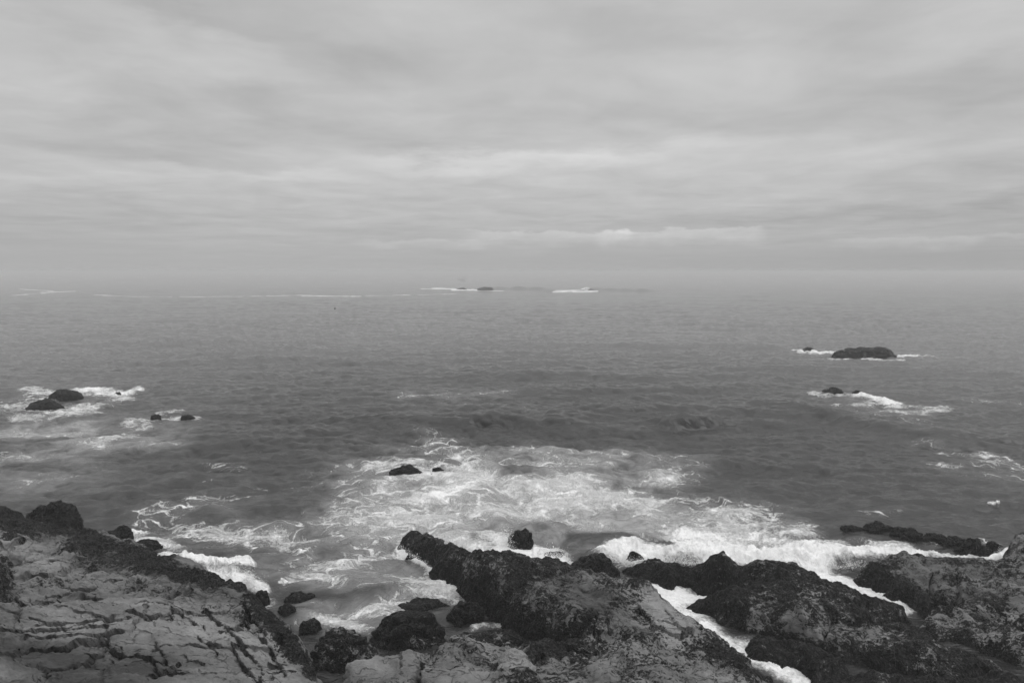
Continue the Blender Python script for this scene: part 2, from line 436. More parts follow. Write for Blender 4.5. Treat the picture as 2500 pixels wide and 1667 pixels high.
for (u0, v0, u1, v1, hh, wd) in SWELLS:
    a, b = P(u0, v0), P(u1, v1)
    t_ = b - a; L = np.hypot(t_[0], t_[1]); t_ = t_ / L; nx, ny = -t_[1], t_[0]
    if ny < 0: nx, ny = -nx, -ny
    rows = np.where((dd > min(a[1], b[1]) - 6 * wd) & (dd < max(a[1], b[1]) + 8 * wd))[0]
    sl_ = slice(rows[0], rows[-1] + 1)
    xs, ys = X0[sl_] - a[0], Y0[sl_] - a[1]
    al = xs * t_[0] + ys * t_[1]; ac = xs * nx + ys * ny
    ac = ac + 0.30 * wd * perlin(X0[sl_] * 0.22 / wd, Y0[sl_] * 0.15 / wd, np.full_like(xs, hh * 9))
    end = np.exp(-np.maximum(0, np.maximum(-al, al - L)) ** 2 / (2 * (1.5 * wd) ** 2))
    prof = np.where(ac > 0, np.exp(-(ac / (1.7 * wd)) ** 2), np.exp(-(ac / (0.62 * wd)) ** 2))
    Zw[sl_] += hh * end * prof * (0.8 + 0.35 * perlin(X0[sl_] * .4 / wd, ys * 0, ys * 0 + hh * 5))

# foam: u0, v0, u1, v1, reach, flattening, lace, milk, solid
FOAM = [
 (960,1180,1500,1180,140,2.0,.25,.50,0),(900,1270,1700,1290,110,1.8,.25,.52,0),(1500,1250,1900,1300,80,2.0,.2,.5,0),(450,1290,900,1320,120,1.8,.2,.30,0),(700,1400,1050,1430,110,1.6,.2,.36,0),(780,1490,980,1500,70,1.6,.3,.40,0),(1020,1080,1300,1085,44,2.4,.25,.25,0),(60,1040,400,1060,70,2.2,.1,.30,0),(0,1170,200,1150,90,2,.1,.28,0),(2050,990,2250,1000,50,2.5,.1,.2,0),
 (930,1142,1135,1147,48,2.4,.85,.5,.38),(955,1166,1185,1170,34,2.6,.8,.6,.55),(1185,1172,1000,1232,28,2.2,.7,.5,.62),(850,1185,1080,1165,70,2.0,.62,.40,.05),
 (1040,1085,1210,1130,45,2.0,.72,.45,.08),(1200,1110,1480,1125,62,2.0,.58,.55,.05),(1480,1110,1690,1145,50,2.0,.55,.42,.03),(1120,1180,1500,1205,62,2.2,.85,.85,.42),
 (1500,1205,1620,1168,40,2.2,.7,.75,.42),(830,1255,1050,1262,85,2.0,.78,.55,.16),(1050,1245,1420,1240,66,2.0,.85,.85,.38),(1380,1215,1560,1240,50,2.0,.8,.85,.50),
 (1550,1210,1750,1245,60,2.0,.74,.36,.06),(1720,1235,1900,1280,48,2.0,.66,.25,.04),(1740,1265,1965,1300,42,2.2,.85,.5,.42),(1650,1290,1800,1310,46,2.2,.8,.6,.55),(780,1180,860,1215,55,1.8,.55,.2,0),
 (1090,1305,1330,1375,40,1.9,.8,.9,.62),(1190,1318,1345,1362,40,2.0,.9,.9,.92),(1060,1292,1110,1300,40,1.9,.85,.8,.4),(1330,1376,1500,1442,32,2.0,.8,.9,.9),(1300,1270,1420,1280,35,2.0,.7,.6,.3),
 (1480,1352,1560,1372,34,2.0,.8,.8,.95),(1540,1350,1760,1348,46,2.0,.9,.9,1.15),(1660,1305,1760,1345,48,2.0,.9,.9,.85),(1740,1362,2010,1366,46,2.2,.9,.9,1.2),
 (1850,1318,2020,1338,42,2.2,.9,.8,.8),(1960,1352,2240,1362,30,2.4,.9,.9,1.1),(2060,1325,2210,1335,26,2.2,.9,.6,.62),(2220,1345,2430,1362,17,2.4,.9,.7,.8),(2440,1340,2450,1370,10,1.5,.9,.8,1.0),
 (1980,1392,2130,1440,26,1.7,.8,.9,1.05),(2130,1440,2205,1484,14,1.5,.8,.9,1.05),(1470,1440,1660,1452,32,2.0,.8,.9,.98),(1600,1470,1760,1468,26,2.0,.9,.9,.92),
 (1640,1490,1745,1545,32,1.7,.8,.9,.80),(1740,1550,1835,1585,34,1.7,.8,.9,.95),(1810,1600,1960,1675,30,1.5,.8,.9,1.0),(1880,1625,1950,1655,26,2.0,.9,.5,.55),(1780,1455,1822,1428,7,1.2,.8,.8,1.1),
 (2010,1620,2070,1638,4,1.5,.9,.2,.35),
 (420,1262,700,1330,78,2.0,.66,.25,.06),(440,1280,560,1300,40,2.2,.85,.35,.28),(690,1300,960,1330,82,2.0,.62,.36,.02),(800,1372,1010,1335,62,2.0,.72,.45,.10),(700,1385,800,1375,45,2.0,.70,.4,.08),(850,1440,1060,1415,58,2.0,.74,.5,.08),
 (920,1490,1060,1455,40,1.9,.85,.6,.18),(395,1372,590,1384,24,2.2,.9,.9,1.15),(520,1400,600,1420,20,2.2,.8,.8,.9),(585,1418,645,1440,13,1.6,.9,.9,1.15),(300,1312,440,1335,26,2.2,.95,.7,.72),
 (235,1302,330,1300,20,2.2,.95,.7,.82),(975,1334,1012,1352,10,1.6,.9,.8,1.1),(1020,1358,1052,1388,10,1.4,.9,.8,1.1),(1062,1418,1118,1476,24,1.5,.95,.8,.72),(1000,1424,1075,1428,18,2.0,.95,.7,.5),
 (800,1512,890,1535,26,1.9,.95,.8,.62),(835,1500,990,1500,24,2.2,.95,.6,.30),(650,1478,720,1412,14,1.4,.9,.4,.32),(720,1412,790,1425,14,1.6,.9,.4,.28),(770,1470,880,1485,22,2.0,.75,.5,.1),
 (1165,1532,1232,1532,17,1.6,.95,.8,.75),(1260,1562,1355,1606,14,1.3,.95,.6,.6),(1080,1548,1150,1540,14,1.8,.85,.3,.05),(1040,1300,985,1310,20,1.6,.8,.6,.3),
 (20,992,110,980,30,2.4,.9,.4,.42),(50,1018,215,1000,30,2.4,.95,.55,.62),(70,960,140,965,20,2.4,.8,.4,.5),(195,956,290,958,15,2.4,.9,.6,.85),(285,965,340,952,12,2.2,.9,.6,.9),(215,990,310,972,16,2.6,.85,.5,.35),
 (0,1060,210,1045,42,2.2,.35,.60,0),(310,1032,480,1020,16,2.4,.9,.5,.52),(360,1040,250,1082,20,2.2,.75,.5,.16),(395,1010,440,1005,12,2.0,.85,.4,.5),(90,1105,420,1075,46,2.0,.30,.45,0),(0,1130,60,1115,30,2.0,.6,.45,.03),(0,1210,150,1180,50,2.0,.25,.3,0),
 (480,1140,610,1130,18,2.4,.55,.15,.05),(360,1230,620,1205,16,2.6,.7,.2,.12),(520,1180,640,1180,18,2.6,.5,.1,.02),
 (1952,862,2035,865,8,3.2,.9,.6,.95),(2195,872,2240,869,7,3.2,.9,.6,.95),(2020,879,2205,882,6,4.0,.9,.4,.55),(1935,858,1960,858,4,3,.9,.4,.8),(2240,868,2290,872,10,3,.6,.3,.1),
 (1985,960,2110,968,12,2.8,.85,.4,.55),(2095,968,2185,986,14,2.6,.9,.6,1.0),(2040,992,2130,985,13,2.8,.85,.5,.55),(2180,988,2300,998,17,2.8,.85,.45,.38),(1950,958,2010,968,12,3,.6,.3,.2),(2100,1012,2310,1045,30,2.4,.30,.16,0),(2150,1000,2260,1005,14,2.6,.6,.5,.2),
 (2235,1085,2430,1112,26,2.2,.66,.25,.05),(2380,1118,2510,1145,30,2.2,.70,.36,.08),(2300,1130,2480,1165,30,2.2,.45,.25,0),(2330,975,2500,985,10,3,.5,.2,.1),(2290,1320,2500,1310,22,2.4,.7,.15,.05),(2080,1262,2180,1258,16,2.5,.55,.1,0),
 (1612,1026,1655,1034,3.6,2.2,.9,.3,1.1),(1705,1026,1740,1024,1.6,2.2,.6,.1,.55),(2410,1230,2436,1231,4,2.5,.9,.3,1.0),(1000,962,1210,966,40,3.0,.34,.30,0),(980,1000,1300,990,40,3,.15,.12,0),
 (50,706,130,710,3,3.4,.9,.4,.60),(30,721,110,716,3,3.4,.9,.3,.45),(100,714,182,711,3.4,3.4,.9,.5,.66),(232,720,330,724,3,3.4,.9,.4,.55),(330,724,420,724,2.6,3.6,.9,.3,.40),(440,724,520,724,2.4,3.6,.9,.3,.36),(520,724,640,723,2.6,3.6,.9,.3,.46),
 (650,722,760,721,3,3.6,.9,.4,.56),(740,722,880,723,3,3.6,.9,.4,.52),(890,722,1000,720,2.6,3.6,.9,.3,.4),(1020,720,1120,717,2.6,3.6,.9,.3,.36),(1030,705,1065,706,3.5,3.0,.9,.5,.6),(1060,704,1110,706,6,3.0,.9,.7,.95),(1105,708,1165,708,4.5,3.2,.9,.8,.95),(1165,709,1228,710,3.0,3.2,.9,.6,.75),
 (1352,713,1380,712,3.5,3.0,.9,.7,.7),(1372,712,1405,711,4.5,2.8,.9,.9,.8),(1400,713,1458,712,3,2.8,.9,.9,.7),(1422,706,1434,703,4,2,.9,.9,1.1),
]
DARKS = [(1400,1300,1620,1346,17,2.0,.85),(1330,1275,1420,1287,12,2.0,.3),(840,1468,930,1452,30,1.9,.6),(700,1455,790,1460,26,1.9,.8),(500,1345,640,1350,24,2.2,.6),(2040,1300,2090,1330,28,1.8,.7),(1640,1045,1742,1036,8,1.6,.9),
         (1150,1310,1200,1330,14,1.8,.5),(1700,1150,1800,1200,25,2,.4),(1240,1145,1300,1150,18,2.4,.5),(1500,1185,1620,1190,14,2.6,.4)]
jit = 26 * perlin(X0 * .25, Y0 * .25, X0 * 0 + 2.2) * (V > 880) + 12 * perlin(X0 * .9, Y0 * .9, X0 * 0 + 8.2) * (V > 880)
jiv = 0.45 * 26 * perlin(X0 * .25, Y0 * .25, X0 * 0 + 5.2) * (V > 880)
UJ, VJ = U + jit * np.clip((V - 880) / 300, 0, 1), V + jiv * np.clip((V - 880) / 300, 0, 1)
fl = np.zeros(X0.shape + (3,), F32)
for (u0, v0, u1, v1, r, kv, L, Mk, S) in FOAM:
    vmin, vmax = min(v0, v1) - 2.2 * r / kv - 22, max(v0, v1) + 2.2 * r / kv + 22
    rows = np.where((V[:, V.shape[1] // 2] > vmin) & (V[:, V.shape[1] // 2] < vmax))[0]
    if not len(rows): continue
    sl_ = slice(rows[0], rows[-1] + 1)
    far_ = max(v0, v1) < 880 or r < 9
    d = seg_dist(U[sl_] if far_ else UJ[sl_], V[sl_] if far_ else VJ[sl_], u0, v0, u1, v1, kv) / r
    g = np.exp(-(d * (0.85 if not far_ else 1)) ** 2.4 * 0.9)
    for ch, a in enumerate((L, Mk, S)):
        fl[sl_, :, ch] = np.maximum(fl[sl_, :, ch], a * g) + 0.25 * np.minimum(fl[sl_, :, ch], a * g)
for (u0, v0, u1, v1, r, kv, a) in DARKS:
    g = np.exp(-(seg_dist(UJ, VJ, u0, v0, u1, v1, kv) / r) ** 2)
    fl *= (1 - a * g)[..., None]
fl = np.clip(fl, 0, 1.3)
# eddies: follow the water back through a turbulent stream function, so that foam is drawn out into curls and threads
TL, TN = 64.0, 512
kx_ = np.fft.fftfreq(TN, TL / TN) * 2 * np.pi; KXd, KYd = np.meshgrid(kx_, kx_); Kd = np.hypot(KXd, KYd); Kd[0, 0] = 1
rd = np.random.default_rng(23)
psi = (rd.normal(size=Kd.shape) + 1j * rd.normal(size=Kd.shape)) * Kd ** -2.6 * np.exp(-(2 * np.pi / 9.0 / Kd) ** 4) * np.exp(-(Kd * 0.5 / (2 * np.pi)) ** 2); psi[0, 0] = 0
vx_ = np.real(np.fft.ifft2(1j * KYd * psi)); vy_ = np.real(np.fft.ifft2(-1j * KXd * psi)); nv_ = np.sqrt((vx_ ** 2 + vy_ ** 2).mean()); vx_ /= nv_; vy_ /= nv_
bx, by_ = X0.copy(), Y0.copy(); nr_ = np.where(dd < 200)[0][-1] + 1
for st in range(14):
    a_, b_ = bx[:nr_], by_[:nr_]
    u_, v_ = sample(vx_, a_, b_, TL), sample(vy_, a_, b_, TL)
    bx[:nr_] -= 0.028 * u_; by_[:nr_] -= 0.028 * v_
drift = np.stack([bx, by_, bx * 0, bx * 0 + 1], -1).reshape(-1, 4)
# churned white water stands up in lumps
near = (Y0 < 130)
lump = np.zeros_like(X0); q = near & (fl[..., 2] > 0.1)
lump[q] = (0.5 + 0.6 * fbm(bx[q] * 1.1, by_[q] * 1.1, X0[q] * 0 + 3.0, 5, 0.6)) * np.minimum(fl[..., 2][q], 1.0) * np.where(((V[q] < 1392) & (U[q] > 1300)) | ((U[q] < 640) & (V[q] < 1400)), 1.0, 0.40)
Zs = Zw * (1 - 0.3 * np.minimum(fl[..., 2], 1)) + 0.46 * lump - 0.05
Xs, Ys = X0 - DX * 0.8, Y0 - DY * 0.8
verts = np.stack([Xs, Ys, Zs], -1).reshape(-1, 3)
att = np.concatenate([fl.reshape(-1, 3), np.ones((verts.shape[0], 1), F32)], 1)
sea = mesh_np('sea', verts, grid_faces(*X0.shape)[:, ::-1], M_SEA, attrs={'foam': att, 'drift': drift})
tag(sea, 'grey choppy sea with lacy white foam reaching to the hazy horizon', 'sea', kind='structure')


# ------------------------------------------------------------------ rocks
def zone_attr(mus, crev, tone):
    return np.stack([mus, crev, tone, np.ones_like(mus)], -1)


def rbf_fit(pts, z, c=0.25):
    d = np.hypot(pts[:, None, 0] - pts[None, :, 0], pts[:, None, 1] - pts[None, :, 1])
    A = np.sqrt(d * d + c * c); n = len(pts)
    A = A - 0.02 * np.eye(n) * 0
    PP = np.concatenate([np.ones((n, 1)), pts], 1)
    Mx = np.block([[A, PP], [PP.T, np.zeros((3, 3))]])
    w = np.linalg.solve(Mx + 1e-6 * np.eye(n + 3), np.concatenate([z, np.zeros(3)]))
    return pts, w, c


def rbf_eval(f, x, y):
    pts, w, c = f; out = np.zeros(x.size); xf, yf = x.ravel(), y.ravel()
    for i in range(0, x.size, 60000):
        a, b = xf[i:i + 60000], yf[i:i + 60000]
        d = np.sqrt((a[:, None] - pts[None, :, 0]) ** 2 + (b[:, None] - pts[None, :, 1]) ** 2 + c * c)
        out[i:i + 60000] = d @ w[:len(pts)] + w[-3] + w[-2] * a + w[-1] * b
    return out.reshape(x.shape)


def inside(poly, x, y):
    r = np.zeros(x.shape, bool); n = len(poly)
    for i in range(n):
        x0, y0 = poly[i]; x1, y1 = poly[(i + 1) % n]
        if y0 == y1: continue
        c = ((y0 > y) != (y1 > y)) & (x < (x1 - x0) * (y - y0) / (y1 - y0) + x0)
        r ^= c
    return r


def poly_dist(poly, x, y):
    d = np.full(x.shape, 1e9); n = len(poly)
    for i in range(n):
        d = np.minimum(d, seg_dist(x, y, poly[i][0], poly[i][1], poly[(i + 1) % n][0], poly[(i + 1) % n][1], 1.0))
    return d


def outcrop(name, outline, inner, step, seed, style, label, cat='rock', group=None, drop=1.5, off=0.55, cracks=(), zones=(), mus0=0.5, tone0=0.5, blocks=0.0, rough=1.0, strike=0.35, ledges=None):
    """a rock mass: outline and inner points are (u, v, z) on its surface; it falls away steeply outside the outline"""
    op = [P(*p) for p in outline]; n = len(op); ring, ringz = [], []
    for i in range(n):
        a, b = op[i], op[(i + 1) % n]; m = max(1, int(np.hypot(*(b - a)[:2]) / 0.38))
        for j in range(m):
            ring.append(a + (b - a) * j / m)
    ring = np.array(ring); poly = ring[:, :2]
    area = 0.5 * np.sum(poly[:, 0] * np.roll(poly[:, 1], -1) - np.roll(poly[:, 0], -1) * poly[:, 1])
    tg = np.roll(poly, -1, 0) - np.roll(poly, 1, 0); tg /= np.linalg.norm(tg, axis=1)[:, None] + 1e-9
    nr = np.stack([tg[:, 1], -tg[:, 0]], -1) * (1 if area > 0 else -1)
    outer = poly + nr * off
    okk = ~inside(poly, outer[:, 0], outer[:, 1]); outer = outer[okk]
    ip = np.array([P(*p) for p in inner]) if len(inner) else np.zeros((0, 3))
    if len(ip):
        bad = ~inside(poly, ip[:, 0], ip[:, 1])
        if bad.any(): print('CONTROL outside', name, seed, [inner[i] for i in np.where(bad)[0]])
    pts = np.concatenate([poly, outer, ip[:, :2]]); zz = np.concatenate([ring[:, 2], ring[okk, 2] - drop, ip[:, 2]])
    # drop near-duplicates
    keep = [0]
    for i in range(1, len(pts)):
        if np.min(np.hypot(*(pts[keep] - pts[i]).T)) > 0.12: keep.append(i)
    f = rbf_fit(pts[keep], zz[keep])
    x0, y0 = poly.min(0) - off - 0.8; x1, y1 = poly.max(0) + off + 0.8
    X, Y = np.meshgrid(np.arange(x0, x1, step), np.arange(y0, y1, step))
    so = X * 0 + seed * 3.7
    wx = 0.22 * fbm(X * .8, Y * .8, so, 3) + 0.04 * fbm(X * 3.1, Y * 3.1, so + 4, 2); wy = 0.22 * fbm(X * .8, Y * .8, so + 9, 3) + 0.04 * fbm(X * 3.1, Y * 3.1, so + 13, 2)
    Z = rbf_eval(f, X + wx, Y + wy)
    sd = poly_dist(poly, X + wx, Y + wy) * np.where(inside(poly, X + wx, Y + wy), 1, -1)
    Z = np.where(sd < -off, Z - (-off - sd) * 2.0, Z)
    inn = sstep(-0.1, 0.5, sd)
    U, V = project(X, Y, Z)
    mus = np.full(X.shape, mus0); tone = np.full(X.shape, tone0)
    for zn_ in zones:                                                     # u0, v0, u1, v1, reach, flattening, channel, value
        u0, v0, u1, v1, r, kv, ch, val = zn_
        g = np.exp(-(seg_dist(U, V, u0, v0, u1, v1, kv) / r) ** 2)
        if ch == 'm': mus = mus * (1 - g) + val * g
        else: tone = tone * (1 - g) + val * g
    crev = np.zeros_like(X); under = np.zeros_like(X)
    cs, sn = math.cos(strike), math.sin(strike)
    a_, b_ = X * cs + Y * sn, -X * sn + Y * cs
    bare = sstep(0.55, 0.2, mus)
    if blocks > 0:
        wa_ = 0.22 * fbm(X * .7, Y * .7, so + 21, 4); wb_ = 0.22 * fbm(X * .7, Y * .7, so + 27, 4)
        f1, f2, ddx, ddy, idr = worley(a_ / 5.0 + wa_ * .5, b_ / 1.9 + wb_ * .5, seed * 5)
        e = f2 - f1
        lift = blocks * ((idr - 0.5) * 0.30 + ddy * (hash2(np.floor(idr * 9999), np.floor(idr * 999), 3) - 0.35) * 0.30 + ddx * (hash2(np.floor(idr * 8888), np.floor(idr * 777), 5) - 0.5) * 0.25)
        gro = sstep(0.03, 0.0, e)
        Z += inn * (0.25 + 0.75 * bare) * (lift - blocks * 0.22 * gro); under = np.maximum(under, gro * bare * inn * blocks * .18)
        f1, f2, ddx, ddy, idr2 = worley(a_ / 1.9 + wa_ * .6, b_ / 0.7 + wb_ * .6, seed * 5 + 9)
        pm = sstep(.1, .6, fbm(X * .4, Y * .4, so + 40, 3))
        Z += inn * bare * blocks * pm * ((idr2 - .5) * 0.13 - 0.05 * sstep(.05, 0, f2 - f1))
        # thin bedding ledges along the strike
        bed = fbm(a_ * 0.30, b_ * 2.4, so + 51, 5, 0.55, ridged=True)
        Z += inn * bare * blocks * 0.05 * bed
        if ledges is not None:
            lm = 0.30 + 0.80 * np.exp(-(seg_dist(U, V, *ledges[:4], ledges[5]) / ledges[4]) ** 2)
            for fr, am in ((1.05, .22), (2.6, .10)):
                c = b_ * fr + 0.28 * a_ * fr * .5 + 0.9 * fbm(a_ * .35 * fr, b_ * .5 * fr, so + 81 + fr, 3)
                c = c - np.floor(c)
                Z += inn * lm * am * (np.minimum(c / .78, (1 - c) / .22) - .5)
    for pl in cracks:                                                     # depth, width px, points
        dep, wid, pp = pl
        d = np.full(X.shape, 1e9); sg = np.zeros_like(X)
        wu, wv = 3 * perlin(X * 1.2, Y * 1.2, so + 3) + 1.5 * perlin(X * 6, Y * 6, so + 3), 2.5 * perlin(X * 1.2, Y * 1.2, so + 8) + 1.2 * perlin(X * 6, Y * 6, so + 9)
        for i in range(len(pp) - 1):
            ds = seg_dist(U + wu, V + wv, pp[i][0], pp[i][1], pp[i + 1][0], pp[i + 1][1], 1.7)
            n_u, n_v = -(pp[i + 1][1] - pp[i][1]) * 1.7, pp[i + 1][0] - pp[i][0]; nl_ = math.hypot(n_u, n_v)
            if n_v > 0 or (n_v == 0 and n_u < 0): n_u, n_v = -n_u, -n_v
            sd_ = ((U + wu - pp[i][0]) * n_u + (V + wv - pp[i][1]) * 1.7 * n_v) / nl_
            sg = np.where(ds < d, sd_, sg); d = np.minimum(d, ds)
        Z += dep * 0.36 * (sstep(-wid * .6, wid * .6, sg) - .5) * np.exp(-(d / (5.0 * wid)) ** 2)
        g = sstep(0.58, 0.30, d / (wid * (1 + 0.5 * perlin(X * 1.1, Y * 1.1, so + dep))))
        Z -= 1.25 * dep * g; under = np.maximum(under, g * dep * 0.85)
    Z += rough * ((0.16 + 0.10 * (mus > .4)) * fbm(X * .9, Y * .9, so + 60, 3) * inn + (0.05 + 0.02 * (mus > .4)) * fbm(X * 2.6, Y * 2.6, so + 66, 3, .55) + 0.016 * fbm(X * 7, Y * 7, so + 68, 2))
    tone = np.clip(tone + 0.34 * fbm(a_ * 0.16, b_ * 0.9 + 0.2 * a_, so + 31, 4, 0.6), 0, 1)    # darker and paler beds
    mus = mus + 0.07 * (mus > 0.02) * fbm(X * .55, Y * .55, so + 35, 3)
    clump = sstep(0.25, 0.6, mus)
    Z += inn * clump * 0.07 * fbm(a_ * 0.35, b_ * 1.5, so + 95, 4, 0.55, ridged=True)
    Z += clump * (0.035 * fbm(X * 4.5, Y * 4.5, so + 70, 3, 0.6) + 0.03 * np.maximum(0, fbm(X * 9, Y * 9, so + 75, 2)))
    # push the sides out and in so that steep faces are not smooth curtains
    gy, gx = np.gradient(Z, step); ln = np.sqrt(gx * gx + gy * gy + 1)
    steep = np.clip((ln - 1.15), 0, 1)
    amp = steep * (0.11 * fbm(X * 2.2, Y * 2.2, Z * 2.2 + so, 4, 0.6) + 0.03 * fbm(X * 8, Y * 8, Z * 8 + so, 2))
    Xd, Yd, Zd = X - gx / ln * amp, Y - gy / ln * amp + under, Z + amp / ln    # joints are undercut: their seaward lip hangs over
    low = sstep(0.75, 0.0, Zd + 0.25 * fbm(X * .7, Y * .7, so + 90, 2)); mus = np.maximum(mus, low * 0.85)
    faces = grid_faces(*X.shape, keep=Z > -0.75)
    vv, ff, aa = compact(np.stack([Xd, Yd, Zd], -1).reshape(-1, 3), faces, {'zone': zone_attr(mus, crev, tone).reshape(-1, 4)})
    o = mesh_np(name, vv, ff, M_ROCK, attrs=aa)
    return tag(o, label, cat, group)


def boulder(name, u0, u1, vb, vt, seed, label, prof=None, depth=0.8, res=90, mus=0.75, tone=0.5, base=0.0, cat='rock', group=None, lump=1.0, pw=2.6, rot=0.0, sink=0.35):
    """one free-standing rock: footprint between u0 and u1 at the base row vb, top at row vt, silhouette prof = relative heights from left to right"""
    c0 = P((u0 + u1) / 2, vb, base); wl, wr = P(u0, vb, base), P(u1, vb, base)
    hw = abs(wr[0] - wl[0]) / 2; hd = hw * depth
    cy = c0[1] + hd * 0.9; cx = c0[0] * cy / c0[1]; hw *= cy / c0[1] if cy < 100 else 1.0
    dtop = px_dir((u0 + u1) / 2, vt); ztop = H + dtop[2] * cy / dtop[1]
    hh = max(ztop - base, 0.12) * 1.10; hw *= 1.05
    r = np.linspace(0, 1, res) ** 0.8; th = np.linspace(0, 2 * np.pi, int(res * 2.2) + 1)[:-1]
    R, T = np.meshgrid(r, th, indexing='ij')
    so = seed * 5.1
    edge = 1 + 0.16 * perlin(np.cos(T) * 1.7 + so, np.sin(T) * 1.7, T * 0 + so) + 0.07 * perlin(np.cos(T) * 4 + so, np.sin(T) * 4, T * 0 + so)
    ex = R * np.cos(T) * edge; ey = R * np.sin(T) * edge
    pr = np.interp(np.clip(ex, -1, 1), np.linspace(-1, 1, len(prof)), prof) if prof else 1.0
    Z = hh * pr * (1 - R ** pw) ** (1 / 1.7)
    Z = Z - (sink + 0.25 * hh) * sstep(0.86, 1.0, R)
    c, s = math.cos(rot), math.sin(rot)
    X = ex * hw; Y = ey * hd
    X, Y = X * c - Y * s, X * s + Y * c
    px_, py_, pz_ = X / hw, Y / hd, np.maximum(Z, 0) / hh                  # planar breaks cut into the rounded body
    pn = np.sqrt(px_ ** 2 + py_ ** 2 + pz_ ** 2) + 1e-6
    rr = np.random.default_rng(seed); cutk = np.full(X.shape, 1.0)
    wob = 0.10 * fbm(px_ * 2 + so, py_ * 2, pz_ * 2, 3)
    for q_ in range(16):
        nv = rr.normal(size=3); nv[2] = abs(nv[2]) * .8; nv /= np.linalg.norm(nv)
        cutk = np.minimum(cutk, (rr.uniform(.70, .95) + wob) / np.maximum(px_ * nv[0] + py_ * nv[1] + pz_ * nv[2], .2) )
    cutk = 1 - (1 - np.clip(cutk, .6, 1)) * (.8 * min(lump, 1.0) if lump >= 1 else .35)
    X, Y, Z = X * cutk, Y * cutk, np.where(Z > 0, Z * cutk, Z)
    sz = max(hw, hh)
    q = 1.0 / sz
    nx, ny, nz = ex / hw, ey / hd, (Z / hh + 0.15) / hh
    ln = np.sqrt(nx * nx + ny * ny + nz * nz) + 1e-6; nx, ny, nz = nx / ln, ny / ln, nz / ln
    am = lump * min(hw, hh * 1.4) * (0.15 * fbm(X * q * 1.5 + so, Y * q * 1.5, Z * q * 1.5, 3, .5) - 0.16 * np.maximum(0, fbm(X * q * 1.4 + so, Y * q * 1.4 + 7, Z * q * 2.6, 3, .5, ridged=True) - .9)
        + 0.025 * fbm(X * q * 6 + so, Y * q * 6, Z * q * 6, 3, .5))
    am = am * sstep(1.0, 0.9, R)
    fine = 0.016 * fbm(X * 5 + so, Y * 5, Z * 5, 3, .5) * (1 if cy < 60 else 2)
    X, Y, Z = X + nx * (am + fine), Y + ny * (am + fine), Z + nz * (am + fine)
    nrr, nt = R.shape
    i = np.arange(nrr * nt).reshape(nrr, nt); i2 = np.roll(i, -1, 1)
    faces = np.stack([i[:-1], i[1:], i2[1:], i2[:-1]], -1).reshape(-1, 4)
    vv = np.stack([X, Y, Z], -1).reshape(-1, 3)
    mu = mus + 0.15 * fbm(X * 1.3 + so, Y * 1.3, Z * 1.3, 2)
    o = mesh_np(name, vv, faces, M_ROCK, attrs={'zone': zone_attr(mu, mu * 0, mu * 0 + tone).reshape(-1, 4)})
    o.location = (cx, cy, base)
    return tag(o, label, cat, group)


